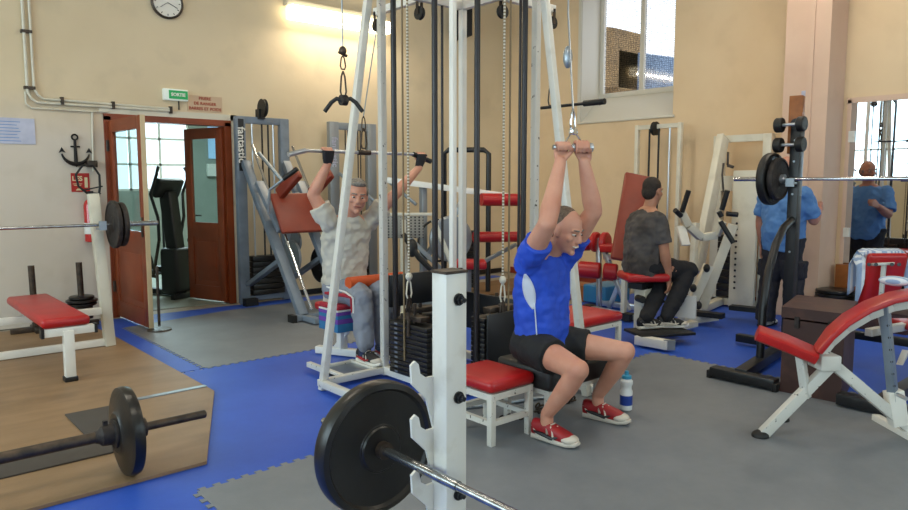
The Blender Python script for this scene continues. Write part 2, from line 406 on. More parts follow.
# east wall with a deep window reveal and sloping sill
WY0, WY1, WZ0, WZ1, GX = 5.26, 6.82, 2.37, 4.35, 8.9
b = B(); b.b2((XR, YB - .2, 0), (XR + .6, WY0, CZ)); b.b2((XR, WY1, 0), (XR + .6, YF, CZ)); b.b2((XR, WY0, 0), (XR + .6, WY1, WZ0)); b.b2((XR, WY0, WZ1), (XR + .6, WY1, CZ))
struct('wall_back', b, 'wall_back_paint')
b = B(); b.prism([(0, 0), (.46, 0), (.46, .42)], (XR - .001, WY1, WZ0), (1, 0, 0), (0, 0, 1), WY1 - WY0)
b.box((XR - .012, (WY0 + WY1) / 2, WZ0 + .01), (.03, WY1 - WY0 + .06, .03), bevel=.004)
b.box((XR - .006, WY1 + .02, (WZ0 + WZ1) / 2), (.014, .05, WZ1 - WZ0), bevel=.003)
b.b2((XR + .005, WY1 - .012, WZ0 + .02), (GX, WY1 + .0, WZ1)); b.b2((XR + .005, WY0, WZ0 + .4), (GX, WY0 + .012, WZ1))
struct('trim_1', b, 'window_frame_paint')
# window: frame, mullion, two panes
wf = B()
for y in (WY0 + .03, WY1 - .05, (WY0 + WY1) / 2 + .02): wf.box((GX, y, 3.58), (.06, .07, 1.6), bevel=.005)
wf.box((GX, (WY0 + WY1) / 2, 2.8), (.07, WY1 - WY0, .07), bevel=.005); wf.box((GX, (WY0 + WY1) / 2, 4.32), (.07, WY1 - WY0, .07))
win = struct('window_1', wf, 'window_frame_paint')
for y0, y1 in ((WY0 + .06, 6.03), (6.09, WY1 - .08)):
    g = B(); g.b2((GX - .003, y0, 2.83), (GX + .003, y1, 4.3)); put('pane', g, 'rippled_glass', win)
# neighbouring roofs outside the window
o = thing('building', 'brick neighbour building with a blue slate roof seen through the rippled window', 'building', (14.5, 9.6, 0))
b = B(); b.b2((13.2, 9.6, 0), (17, 13.5, 4.4)); put('wall', b, 'wall_far', o)
b = B(); b.prism([(0, 0), (3.6, 0), (3.6, 2.2), (0, 1.25)], (13.0, 9.6, 3.6), (0, 1, 0), (0, 0, 1), 1.2); put('gable', b, 'wall_far', o)
b = B(); b.prism([(0, 0), (3.3, 0), (3.3, 1.75), (0, .95)], (13.9, 6.6, 2.75), (0, 1, 0), (0, 0, 1), 1.5); put('roof', b, 'roof_far', o)
# west wall with two big windows (seen in the mirror), south wall with one
def win_wall_x(x0, x1, ys, z0, z1, name, n):
    b = B(); y = YB - .2
    for a, c in ys:
        b.b2((x0, y, 0), (x1, a, CZ)); b.b2((x0, a, 0), (x1, c, z0)); b.b2((x0, a, z1), (x1, c, CZ)); y = c
    b.b2((x0, y, 0), (x1, YF, CZ)); struct(name, b, 'wall_back_paint')
    for i, (a, c) in enumerate(ys):
        f = B(); k = int((c - a) / 1.1) + 1
        for j in range(k + 1): f.box(((x0 + x1) / 2, a + (c - a) * j / k, (z0 + z1) / 2), (.05, .05, z1 - z0))
        for z in (z0 + .02, z0 + (z1 - z0) * .34, z1 - .02): f.box(((x0 + x1) / 2, (a + c) / 2, z), (.05, c - a, .05))
        w_ = struct('window_%d' % (n + i), f, 'window_frame_paint')
        g = B(); g.b2(((x0 + x1) / 2 - .002, a, z0), ((x0 + x1) / 2 + .002, c, z1)); put('pane', g, 'clear_glass', w_)
win_wall_x(XL - .15, XL, [(-3.4, .2), (1.4, 7.8)], 1.62, 3.85, 'wall_front', 2)
b = B(); b.b2((XL, YB - .15, 0), (.9, YB, CZ)); b.b2((7.5, YB - .15, 0), (XR, YB, CZ)); b.b2((.9, YB - .15, 0), (7.5, YB, 1.62)); b.b2((.9, YB - .15, 3.85), (7.5, YB, CZ)); struct('wall_right', b, 'wall_back_paint')
f = B()
for j in range(7): f.box((.9 + 6.6 * j / 6, YB - .07, 2.73), (.05, .05, 2.23))
for z in (1.64, 2.4, 3.83): f.box((4.2, YB - .07, z), (6.6, .05, .05))
w_ = struct('window_4', f, 'window_frame_paint'); g = B(); g.b2((.9, YB - .072, 1.62), (7.5, YB - .068, 3.85)); put('pane', g, 'clear_glass', w_)
# pillar on the east wall
b = B(); b.b2((8.0, 3.14, 0), (XR, 3.61, CZ)); b.b2((7.96, 3.1, 3.95), (XR, 3.65, CZ), bevel=.01); b.b2((7.98, 3.3, 0), (8.02, 3.36, 3.95)); struct('trim_2', b, 'pillar_paint')
b = B(); b.b2((XR - .02, 3.65, 0), (XR, WY1 + 1.4, .1)); struct('baseboard_back', b, 'brown_vinyl')
b = B(); b.b2((DX1 + .1, YF - .015, 0), (XR, YF, .07)); struct('baseboard_left', b, 'black_paint')
# mirror with plaster rim
mr = thing('wall_mirror', 'tall wall mirror beside the pink pillar reflecting the bright gym windows', 'mirror', (XR, 1.9, .25))
b = B(); b.b2((XR - .012, .6, .25), (XR - .006, 3.06, 2.36)); put('mirror_glass', b, 'mirror', mr)
b = B()
b.b2((XR - .02, .55, 2.36), (XR - .002, 3.1, 2.42)); b.b2((XR - .02, 3.05, .25), (XR - .002, 3.09, 2.4))
put('frame', b, 'pillar_paint', mr)
b = B(); b.box((XR - .02, 3.03, 2.0), (.03, .06, .12)); put('mounting_clip', b, 'white_paint', mr)
b = B(); b.box((XR - .02, 3.03, .95), (.03, .06, .1)); put('mounting_clip', b, 'white_paint', mr)
# small switch plate on pillar
b = B(); b.box((7.995, 3.37, 2.44), (.012, .08, .1), bevel=.003); solo('wall_socket', b, 'paper', 'small grey socket plate high on the pink pillar', 'socket')

# ---------------------------------------------------------------- floor mats
def teeth(p0, p1, side, pitch=.075, d=.028):
    """toothed jigsaw edge between two points"""
    p0, p1 = V(p0), V(p1); L = (p1 - p0).length; t = (p1 - p0) / L; n_ = V((t.y, -t.x)) * side; k = max(1, int(L / pitch)); out = []
    for i in range(k):
        a = p0 + t * (L * i / k); st = L / k
        out += [a, a + t * st * .25, a + t * st * .18 + n_ * d, a + t * st * .72 + n_ * d, a + t * st * .65]
    return [(p.x, p.y) for p in out]
def flat(name, outline, z0, z1, m, label, cat, group=None):
    b = B(); b.prism(outline, (0, 0, z0), (1, 0, 0), (0, 1, 0), z1 - z0)
    return solo(name, b, m, label, cat, base=(sum(p[0] for p in outline) / len(outline), sum(p[1] for p in outline) / len(outline), z0), group=group, sharp=20)
# blue mats: everything south of the y 5.57 line, west wedge, and a strip along the door
flat('floor_mat', [(-3, 5.57)] + teeth((1.95, 5.57), (8.3, 5.57), 1) + [(8.3, 5.57), (8.3, -3.5), (-3, -3.5)], -.01, -.004, 'mat_blue', 'large bright blue jigsaw mat running across the room under the cable tower', 'floor mat', 'jigsaw floor mats')
flat('floor_mat', [(.2, 5.58), (2.17, 5.58), (2.17, 7.7), (3.4, 7.98), (8.0, 7.98), (8.0, 8.2), (2.6, 8.28), (.2, 8.28)], -.01, -.005, 'mat_blue', 'blue mat wedge and strip running past the doorway beside the plywood platform', 'floor mat', 'jigsaw floor mats')
gl = [(2.17, 7.7)] + teeth((2.17, 7.7), (2.17, 5.57), 1) + teeth((2.17, 5.57), (6.3, 5.57), 1) + [(6.3, 5.57), (6.3, 7.96), (3.4, 7.96)]
flat('floor_mat', gl, -.008, -.001, 'mat_grey', 'grey jigsaw mat between the doorway and the blue band', 'floor mat', 'jigsaw floor mats')
gb = teeth((1.23, -3.4), (1.23, 3.32), -1) + [(1.23, 3.32)] + teeth((1.23, 3.32), (5.38, 3.46), -1) + [(5.38, 3.46)] + teeth((5.38, 3.46), (5.46, -3.4), -1) + [(5.46, -3.4)]
flat('floor_mat', gb, -.008, .0, 'mat_grey', 'large grey jigsaw mat filling the foreground under the seated blue shirted man', 'floor mat', 'jigsaw floor mats')
flat('lifting_platform', [(-2.5, 3.58), (1.4, 3.62), (1.95, 4.85), (1.95, 7.3), (1.9, 8.2), (-2.5, 8.2)], -.002, .015, 'plywood', 'worn plywood lifting platform with a cut corner on the blue mat', 'platform')
b = B(); b.box((1.7, 5.0, .018), (.5, .05, .006), rz=.02); solo('metal_strip', b, 'alu', 'thin metal joint strip across the plywood platform', 'strip')
b = B(); b.box((.15, 4.2, .02), (2.15, .26, .01), bevel=.003); solo('rubber_strip', b, 'floor_pad', 'long dark rubber strip lying on plywood along the floor barbell', 'rubber mat')
b = B(); b.box((1.16, 4.64, .02), (.3, .62, .01), rz=0, bevel=.003); solo('rubber_pad', b, 'floor_pad', 'dark rubber rectangle on plywood behind the floor barbell plate', 'rubber mat')
b = B(); b.prism([(5.8, 6.6), (8.0, 6.6), (8.0, 7.5), (5.8, 7.5)], (0, 0, -.01), (1, 0, 0), (0, 1, 0), .05); solo('wooden_board', b, 'ply_dark', 'low brown wooden board on the floor beyond the tower', 'board')

# ---------------------------------------------------------------- doorway and the side room behind
b = B()
b.b2((DX0 - .02, YF - .03, -.01), (DX0 + .05, YF + .15, DZ)); b.b2((DX1 - .05, YF - .03, 0), (DX1 + .03, YF + .15, DZ)); b.b2((DX0 - .02, YF - .03, DZ - .04), (DX1 + .03, YF + .15, DZ + .03))
struct('trim_3', b, 'wood_door')
b = B(); b.b2((DX0 - .06, YF - .02, DZ + .03), (DX1 + .1, YF - .001, DZ + .1)); b.b2((DX1 + .03, YF - .02, 0), (DX1 + .1, YF - .001, DZ + .1)); struct('trim_4', b, 'cream_paint')
def leaf(n, hinge, ang, width, h, edge=False):
    r = thing('door_%d' % n, '', 'x', (hinge[0], hinge[1], 0), ang, world=False); del r['label']; del r['category']; r['kind'] = 'structure'
    W = width; s = .11; t = .045
    b = B(); b.b2((0, -t / 2, .02), (s, t / 2, h), bevel=.004); b.b2((W - s, -t / 2, .02), (W, t / 2, h), bevel=.004)
    b.b2((s, -t / 2, .02), (W - s, t / 2, .2)); b.b2((s, -t / 2, .82), (W - s, t / 2, 1.0)); b.b2((s, -t / 2, h - .13), (W - s, t / 2, h))
    o = put('leaf_frame', b, 'wood_door', r); o['kind'] = 'structure'
    b = B(); b.b2((s - .01, -.012, .2), (W - s + .01, .012, .82)); b.b2((s + .05, -.018, .26), (W - s - .05, .018, .76), bevel=.01); put('lower_panel', b, 'wood_door', r)
    b = B(); b.b2((s - .01, -.003, 1.0), (W - s + .01, .003, h - .13)); put('pane', b, 'clear_glass', r)
    for z in (.35, 1.9):
        b = B(); b.box((-.005, -.03, z), (.05, .015, .12)); b.cyl((0, -.04, z - .06), (0, -.04, z + .06), .012); put('hinge', b, 'dark_steel', r)
    if edge: b = B(); b.b2((W, -t / 2, .02), (W + .012, t / 2, h)); put('edge_strip', b, 'pale_edge', r)
    else: b = B(); b.box((W * .5, -.03, 0), (.01, .01, .01)); b.bm.free()
    b = B(); b.box((W - .05, -.03, 1.05), (.04, .012, .2), bevel=.003); b.cyl((W - .05, -.03, 1.08), (W - .05, -.07, 1.08), .01); b.cyl((W - .05, -.07, 1.08), (W - .16, -.07, 1.08), .01); put('handle', b, 'dark_steel', r)
    return r
leaf(1, (2.31, 8.37), -PI / 2 + .03, .98, 2.17, True)
leaf(2, (3.6, 8.42), PI / 2 + .32, .68, 2.17)
# door stop stand
b = B(); b.lathe((2.4, 7.33, .0), (0, 0, 1), [(0, .12), (.012, .115), (.02, .02)], 24); b.cyl((2.4, 7.33, .04), (2.4, 7.33, .62), .014); b.cyl((2.4, 7.33, .62), (2.4, 7.33, .66), .02, .01)
solo('door_stop_stand', b, 'dark_steel', 'thin dark floor stand holding the open left door leaf', 'door stop')
# side room shell
b = B(); b.b2((.6, YF + .15, -.1), (8.2, 13.2, 0)); struct('floor', b, 'lino_green')
b = B(); b.b2((.45, YF + .15, 0), (.6, 13.2, 3)); b.b2((8.2, YF + .15, 0), (8.35, 13.2, 3))
b.b2((.45, 13.2, 0), (8.35, 13.35, 1.35)); b.b2((.45, 13.2, 2.75), (8.35, 13.35, 3)); b.b2((.45, 13.2, 1.35), (2.9, 13.35, 2.75)); b.b2((5.0, 13.2, 1.35), (8.35, 13.35, 2.75))
struct('wall_far', b, 'lino_green')
b = B(); b.b2((.45, YF + .15, 3), (8.35, 13.35, 3.1)); struct('ceiling', b, 'white_paint')
f = B()
for x in (2.92, 3.43, 3.95, 4.47, 4.98): f.box((x, 13.25, 2.05), (.045, .05, 1.4))
for z in (1.37, 1.82, 2.28, 2.73): f.box((3.95, 13.25, z), (2.1, .05, .04))
w_ = struct('window_5', f, 'white_paint'); g = B(); g.b2((2.9, 13.262, 1.35), (5.0, 13.266, 2.75)); put('pane', g, 'clear_glass', w_)
area('side_room_daylight', (3.95, 13.5, 2.05), (-PI / 2, 0, 0), 2.1, 1.4, 110, (.8, .96, 1.0))
lf = thing('ceiling_lamp', 'fluorescent ceiling lamp in the side room beyond the door', 'lamp', (4.6, 11, 2.95))
b = B(); b.b2((3.9, 10.9, 2.9), (5.3, 11.1, 2.98)); put('housing', b, 'white_paint', lf)
area('side_room_lamp', (4.6, 11, 2.88), (0, 0, 0), 1.4, .2, 75, (.8, 1, .97))
# bright poster lightbox of the body on far side
ps = thing('wall_poster', 'blue and white anatomy poster hanging in the side room', 'poster', (5.75, 13.15, 1.9))
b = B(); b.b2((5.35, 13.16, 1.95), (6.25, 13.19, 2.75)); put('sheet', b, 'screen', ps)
b = B()
for cx in (5.58, 5.8, 6.03):
    b.ell((cx, 13.155, 2.64), (.04, .004, .05)); b.ell((cx, 13.155, 2.45), (.06, .004, .15)); b.cap((cx - .03, 13.155, 2.3), (cx - .04, 13.155, 2.02), .025, .015); b.cap((cx + .03, 13.155, 2.3), (cx + .04, 13.155, 2.02), .025, .015)
put('figures', b, 'plastic_blue', ps)
b = B(); b.b2((5.3, 13.1, 1.62), (6.2, 13.19, 1.85)); solo('notice_board', b, 'clean_white', 'white strip board below the anatomy poster', 'board')
# elliptical trainer in the side room
def elliptical(x, y, rz, label):
    t = thing('elliptical_trainer', label, 'exercise machine', (x, y, 0), rz, world=False)
    b = B(); b.bar((-.6, 0, .05), (.7, 0, .05), .09, .07); b.bar((-.6, -.28, .04), (-.6, .28, .04), .07); b.bar((.7, -.28, .04), (.7, .28, .04), .07); b.bar((-.45, 0, .05), (-.3, 0, 1.35), .08, .06); put('frame', b, 'black_paint', t)
    b = B(); b.lathe((.35, -.07, .38), (0, 1, 0), [(0, .05), (0.005, .27), (.13, .27), (.14, .05)], 32); put('flywheel_housing', b, 'black_rubber', t)
    b = B(); b.box((-.3, 0, 1.43), (.1, .42, .26), rot=Matrix.Rotation(-.5, 3, 'Y'), bevel=.03); put('console', b, 'black_rubber', t)
    b = B(); b.bar((-.47, 0, .05), (-.3, 0, 1.38), .2, .16, bevel=.03); b.box((-.42, 0, .35), (.3, .34, .6), bevel=.05); put('upright_shroud', b, 'black_rubber', t)
    for s in (-1, 1):
        b = B(); b.tube([(-.3, s * .18, .75), (-.34, s * .22, 1.05), (-.28, s * .27, 1.35), (-.4, s * .27, 1.6), (-.38, s * .22, 1.7)], .02); put('handlebar', b, 'black_paint', t)
        b = B(); b.bar((-.3, s * .18, .75), (-.2, s * .2, .3), .03); b.bar((-.25, s * .2, .28), (.45, s * .2, .32), .04); put('pedal_arm', b, 'dark_steel', t)
        b = B(); b.box((.05, s * .2, .34), (.38, .14, .035), bevel=.01); put('pedal', b, 'black_rubber', t)
    return t
et = elliptical(3.16, 9.75, 2.0, 'black elliptical trainer seen through the open doorway')
t = thing('incline_bench', 'white incline bench deep in the side room beyond the doorway', 'bench', (4.9, 11.4, 0), 2.4, world=False)
b = B(); b.bar((-.5, 0, .06), (.7, 0, .06), .07); b.bar((-.5, -.25, .04), (-.5, .25, .04), .06); b.bar((.7, -.25, .04), (.7, .25, .04), .06); b.bar((.3, 0, .06), (.3, 0, .55), .06); b.bar((-.4, 0, .06), (-.6, 0, 1.0), .06); put('frame', b, 'clean_white', t)
b = B(); b.bar((.25, 0, .5), (-.65, 0, 1.15), .3, .07, bevel=.02); put('backrest', b, 'clean_white', t)
b = B(); b.box((.45, 0, .55), (.35, .32, .07), bevel=.02); put('seat', b, 'black_vinyl', t)
b = B(); b.cyl((4.05, 11.9, 1.5), (4.05, 12.05, 1.5), .06); b.cyl((4.05, 11.97, .0), (4.05, 11.97, 1.5), .02); b.box((4.05, 11.97, .02), (.35, .35, .04)); solo('pole_stand', b, 'black_paint', 'black pole stand with a round head in the side room', 'stand')

# ---------------------------------------------------------------- things on the north wall
YW = YF
pp = thing('conduit_pipe', 'painted electrical conduit dropping down the wall then running above the door', 'pipe', (1.54, YW, 2.2))
for dx, zc, rr in ((0, 2.36, .016), (.06, 2.40, .014)):
    b = B(); b.tube([(1.54 + dx, YW - .03, CZ), (1.54 + dx, YW - .03, zc + .06), (1.57 + dx, YW - .03, zc), (1.62 + dx, YW - .03, zc - .04), (2.97, YW - .03, 2.32 + dx * .4)], rr); put('pipe_run', b, 'cream_paint', pp)
b = B(); b.tube([(1.52, YW - .025, 2.42), (1.52, YW - .025, 2.3), (1.57, YW - .025, 2.26), (2.14, YW - .025, 2.26), (2.3, YW - .025, 2.27)], .01); b.cyl((2.14, YW - .02, 2.26), (2.12, YW - .02, 1.62), .012); put('pipe_run', b, 'cream_paint', pp)
for x, z in ((1.56, 3.02), (1.56, 2.46), (1.85, 2.35), (2.35, 2.34), (2.97, 2.33)):
    b = B(); b.box((x, YW - .03, z), (.1 if x < 1.7 else .03, .05, .03 if x < 1.7 else .08)); put('pipe_clip', b, 'dark_steel', pp)
ck = thing('wall_clock', 'round wall clock with white face and dark rim high on the wall', 'clock', (2.98, YW, 3.45))
b = B(); b.lathe((2.98, YW, 3.53), (0, -1, 0), [(0, .175), (.04, .18), (.055, .165), (.04, .155), (.035, .15)], 48); put('rim', b, 'dark_steel', ck)
b = B(); b.lathe((2.98, YW - .03, 3.53), (0, -1, 0), [(0, .155), (.01, .155)], 40); fc = put('face', b, 'clean_white', ck)
b = B()
for k in range(12):
    a = PI * k / 6; b.box((2.98 + .135 * math.sin(a), YW - .042, 3.53 + .135 * math.cos(a)), (.008, .004, .02), rot=Matrix.Rotation(-a, 3, 'Y').transposed() if 0 else Matrix.Rotation(a, 3, 'Y'))
put('hour_marks', b, 'black_paint', ck)
b = B(); b.bar((2.98, YW - .046, 3.53), (2.9, YW - .046, 3.47), .012, .004, 0); put('hour_hand', b, 'black_paint', ck)
b = B(); b.bar((2.98, YW - .046, 3.53), (3.09, YW - .046, 3.48), .008, .004, 0); put('minute_hand', b, 'black_paint', ck)
es = thing('exit_sign', 'small lit green and white exit sign above the doorway', 'sign', (3.03, YW, 2.47))
b = B(); b.box((3.03, YW - .03, 2.505), (.28, .06, .13), bevel=.008); put('housing', b, 'sign_white', es)
b = B(); b.box((3.055, YW - .063, 2.505), (.215, .006, .095)); put('green_panel', b, 'green_sign', es)
text('SORTIE', .05, (3.052, YW - .066, 2.505), (1, 0, 0), (0, 0, 1), 'clean_white', es, bold=.002)
b = B(); b.cyl((3.07, YW - .02, 2.45), (3.07, YW - .02, 2.34), .008); put('cable', b, 'dark_steel', es)
nt_ = thing('paper_notice', 'faded pink paper notice with red lettering beside the exit sign', 'notice', (3.38, YW, 2.33))
b = B(); b.box((3.385, YW - .006, 2.43), (.42, .008, .185)); put('sheet', b, 'notice', nt_)
for s_, z in (('PRIERE', 2.49), ('DE RANGER', 2.43), ('BARRES ET POIDS', 2.37)): text(s_, .05, (3.385, YW - .011, z), (1, 0, 0), (0, 0, 1), 'notice_red', nt_, bold=.001)
po = thing('laminated_sheet', 'glossy laminated grey paper sheet taped at the far left of the wall', 'notice', (1.3, YW, 1.88))
b = B(); b.box((1.29, YW - .006, 2.02), (.6, .006, .26)); put('sheet', b, 'paper', po)
b = B()
for k in range(7): b.box((1.25, YW - .01, 1.92 + k * .032), (.42 - .03 * (k % 3), .002, .006))
put('print_lines', b, 'shirt_sky', po)
# anchor
b = B(); ax, az = 1.955, 1.86
P_ = lambda x, z: (ax + x, YW - .02, az + z)
b.ring(P_(0, .12), (0, 1, 0), .028, .009)
b.tube([P_(0, .095), P_(0, -.15)], [.014, .02], 8); b.tube([P_(-.045, .02), P_(.045, .02)], .009, 8)
arc = [P_(.135 * math.sin(a), -.03 - .135 * math.cos(a)) for a in [math.radians(d) for d in range(-78, 79, 13)]]
b.tube(arc, [.008, .011, .014, .017, .02, .022, .024, .022, .02, .017, .014, .011, .008], 8)
for s in (-1, 1): b.prism([(-.035 * s, -.012), (.0, .045), (.03 * s, -.015), (0, .0)][::s], P_(.132 * s, -.035), (1, 0, 0), (0, 0, 1), .012)
b.prism([(-.05, .0), (.05, 0), (0, -.045)], P_(0, -.15), (1, 0, 0), (0, 0, 1), .014)
solo('wall_anchor', b, 'anchor_iron', 'black iron ship anchor ornament hanging on the pale wall', 'ornament')
fs = thing('fire_sign', 'small red extinguisher sign on the wall under the anchor', 'sign', (1.99, YW, 1.4))
b = B(); b.box((1.99, YW - .005, 1.5), (.18, .008, .2)); put('plate', b, 'sign_red', fs)
text('LES', .07, (1.96, YW - .01, 1.54), (1, 0, 0), (0, 0, 1), 'sign_cream', fs, bold=.002)
b = B(); b.box((1.96, YW - .011, 1.485), (.09, .003, .006)); b.box((1.96, YW - .011, 1.47), (.07, .003, .006)); b.prism([(-.03, 0), (.03, 0), (.012, .02), (-.012, .02)], (1.97, YW - .009, 1.415), (1, 0, 0), (0, 0, 1), .003); b.box((2.045, YW - .011, 1.5), (.03, .003, .11)); put('print', b, 'sign_cream', fs)
fe = thing('fire_extinguisher', 'red fire extinguisher hanging on the wall beside the door frame', 'fire extinguisher', (2.06, YW - .1, .85))
b = B(); b.lathe((2.06, YW - .1, .86), (0, 0, 1), [(0, .06), (.01, .075), (.4, .075), (.44, .06), (.47, .025), (.5, .025)], 28); put('cylinder', b, 'red_ext', fe)
b = B(); b.lathe((2.06, YW - .1, .95), (0, 0, 1), [(0, .0765), (.12, .0765)], 28); put('label', b, 'white_label', fe)
b = B(); b.box((2.06, YW - .1, 1.38), (.05, .04, .06)); b.bar((2.0, YW - .1, 1.42), (2.18, YW - .12, 1.46), .02, .015); b.bar((2.02, YW - .1, 1.40), (2.16, YW - .12, 1.38), .02, .012); put('valve', b, 'black_paint', fe)
b = B(); b.tube([(2.03, YW - .12, 1.38), (1.94, YW - .13, 1.46), (1.92, YW - .13, 1.58), (1.99, YW - .13, 1.68), (2.09, YW - .13, 1.68), (2.15, YW - .13, 1.58), (2.15, YW - .13, 1.45), (2.13, YW - .13, 1.34), (2.14, YW - .12, 1.1)], .012); put('hose', b, 'black_rubber', fe)
b = B(); b.box((2.1, YW - .05, 1.7), (.1, .08, .07), bevel=.005); put('wall_bracket', b, 'dark_steel', fe)
# fluorescent batten on the wall
fl = thing('fluorescent_lamp', 'long glowing fluorescent batten high on the wall left of the tower', 'lamp', (5.25, YW - .1, 3.6))
b = B(); b.b2((4.45, YW - .1, 3.73), (6.0, YW, 3.81), bevel=.005); put('housing', b, 'lamp_body', fl)
b = B(); b.b2((4.46, YW - .2, 3.56), (5.99, YW - .04, 3.73), bevel=.02); put('diffuser', b, 'lamp_diffuser', fl)
area('fluorescent_glow', (5.25, YW - .24, 3.6), (math.radians(-20), 0, 0), 1.5, .08, 24, LAMP)
sp = thing('loudspeaker', 'black loudspeaker mounted high on the wall behind the tower', 'speaker', (7.3, YW - .1, 3.7))
b = B(); b.box((7.33, YW - .17, 3.92), (.26, .24, .42), rz=-.3, bevel=.012); put('cabinet', b, 'speaker_black', sp)
b = B(); b.bar((7.33, YW - .1, 3.7), (7.33, YW, 3.65), .03); put('bracket', b, 'dark_steel', sp)
# ceiling lamps over the room (above the frame)
for x, y, wh in ((1.2, 5.2, 'the plywood platform'), (4.8, 5.2, 'the cable tower'), (1.2, 1.4, 'the foreground barbell rack'), (4.8, 1.4, 'the curved red bench'), (7.2, 3.2, 'the standing man')):
    t = thing('ceiling_batten', 'white fluorescent batten on the ceiling above ' + wh, 'lamp', (x, y, CZ - .1), group='ceiling battens above the gym')
    b = B(); b.b2((x - .75, y - .07, CZ - .06), (x + .75, y + .07, CZ)); put('housing', b, 'lamp_body', t)
    b = B(); b.b2((x - .72, y - .05, CZ - .11), (x + .72, y + .05, CZ - .06), bevel=.015); put('diffuser', b, 'lamp_diffuser', t)
    area('batten_light', (x, y, CZ - .13), (0, 0, 0), 1.5, .15, 26, (1.0, .91, .76))
# ---------------------------------------------------------------- cable tower
CX, CY, A_, TZ = 3.54, 4.01, .405, 2.93
LY, LX_ = 4.40, 3.905
tw = thing('cable_tower', 'tall white four station cable tower with black weight stacks in the room centre', 'exercise machine', (CX, CY, 0))
cor = {'L': (CX - A_, CY + A_), 'N': (CX - A_, CY - A_), 'R': (CX + A_, CY - A_), 'F': (CX + A_, CY + A_)}
for k, (x, y) in cor.items():
    b = B(); b.box((x, y, TZ / 2 + .01), (.05 if k != 'N' else .038,) * 2 + (TZ,), bevel=.004); put('column', b, 'chipped_white' if k in 'LR' else 'clean_white', tw)
b = B()
for p, q in (('L', 'N'), ('N', 'R'), ('R', 'F'), ('F', 'L')):
    b.bar((*cor[p], TZ), (*cor[q], TZ), .05, .07); b.bar((*cor[p], .05), (*cor[q], .05), .05, .06)
put('frame', b, 'clean_white', tw)
# inner cross and four outriggers with pulleys
AL = 1.06
for k, (dx, dy) in enumerate(((-1, 0), (0, -1), (1, 0), (0, 1))):
    c0 = V((CX + dx * (A_ - .0), CY + dy * (A_ - .0), TZ + .0)); c1 = V((CX + dx * AL, CY + dy * AL, TZ))
    b = B(); b.bar((CX, CY, TZ + .01), c1, .05, .06); put('outrigger_arm', b, 'clean_white', tw)
    for f in (AL - .02, .46):
        pc = V((CX + dx * f, CY + dy * f, TZ - .11)); ax = V((dy, dx, 0))
        b = B(); b.lathe(pc - ax * .014, ax, [(0, .012), (0, .052), (.008, .045), (.02, .045), (.028, .052), (.028, .012)], 24); pu = put('pulley', b, 'black_rubber' if f < .5 else 'black_paint', tw)
        b = B(); b.ring(pc + ax * .017, ax, .043, .006); put('pulley_rim', b, 'clean_white' if f > .5 else 'dark_steel', pu)
        b = B()
        for s in (-1, 1): b.box(pc + ax * .022 * s + V((0, 0, .05)), (.03 if dx == 0 else .035, .006, .12) if dx == 0 and False else ((.006, .03, .12) if dx == 0 else (.03, .006, .12)))
        put('pulley_bracket', b, 'dark_steel', pu)
# slanted brace legs
b = B(); b.bar((2.57, LY, .0), (3.03, LY, TZ + .03), .05, .05, up=(0, 1, 0)); put('brace_leg', b, 'white_paint', tw)
b = B(); b.bar((LX_, 3.05, .0), (LX_, 3.515, TZ + .03), .05, .05, up=(1, 0, 0)); put('brace_leg', b, 'white_paint', tw)
b = B(); b.bar((2.98, CY + A_, TZ), (cor['L'][0], CY + A_, TZ), .05, .06); put('top_stub', b, 'chipped_white', tw)
b = B(); b.bar((CX + A_, 3.46, TZ), (CX + A_, cor['R'][1], TZ), .05, .06); put('top_stub', b, 'chipped_white', tw)
b = B()
b.bar((2.55, CY + A_, .05), (cor['L'][0], CY + A_, .05), .05, .05); b.bar((2.57, CY + A_, .05), (2.57, 3.66, .05), .05, .05); b.bar((2.57, 3.66, .05), (cor['N'][0], 3.66, .05), .05, .05)
put('base_frame', b, 'chipped_white', tw); b = B(); b.bar((CX + A_, 3.0, .05), (CX + A_, cor['R'][1], .05), .05, .05); put('base_frame', b, 'chipped_white', tw); b = B(); b.bar((2.75, CY + A_ + .01, .06), (2.75, CY + A_ + .5, .06), .04); b.bar((2.75, CY + A_ + .33, .06), (3.05, CY + A_ + .33, .06), .035); b.bar((3.05, CY + A_ + .01, .06), (3.05, CY + A_ + .35, .06), .04)
put('base_frame', b, 'chipped_white', tw)
b = B(); b.box((2.93, 4.58, .05), (.4, .26, .03), bevel=.004); put('foot_plate', b, 'alu', tw)
# weight stacks: two fully visible (west and south), two behind
def stack(cx, cy, along, n, vis=True):
    hx, hy = (.07, .225) if along == 'y' else (.225, .07)
    e = V((0, 1, 0)) if along == 'y' else V((1, 0, 0)); c = V((cx, cy, 0))
    for s in (-1, 1):
        b = B(); b.cyl(c + e * .235 * s + V((0, 0, .05)), c + e * .235 * s + V((0, 0, TZ - .03)), .021 if vis else .011, n=14); put('guide_rod', b, 'guide_rod', tw)
    for k in range(n):
        b = B(); b.box(c + V((0, 0, .1 + k * .036)), (hx * 2, hy * 2, .032), bevel=.004)
        pl_ = put('weight_plate', b, 'black_plate', tw)
        if vis:
            b = B(); side = V((-1, 0, 0)) if along == 'y' else V((0, -1, 0))
            b.box(c + side * .0705 + e * (.14 if along == 'y' else -.14) + V((0, 0, .1 + k * .036)), (.002, .035, .014) if along == 'y' else (.035, .002, .014)); put('number_decal', b, 'alu', pl_)
    b = B(); b.cyl(c + V((0, 0, .1)), c + V((0, 0, .62)), .014); b.box(c + V((0, 0, .1 + n * .036 + .02)), (hx * 1.2, hy * 1.1, .04), bevel=.004); put('selector_rod', b, 'dark_steel', tw)
stack(CX - A_ - .0, CY + .02, 'y', 11); stack(CX + .05, CY - A_ - .0, 'x', 13)
stack(CX + A_, CY - .01, 'y', 10, False); stack(CX - .05, CY + A_, 'x', 10, False)
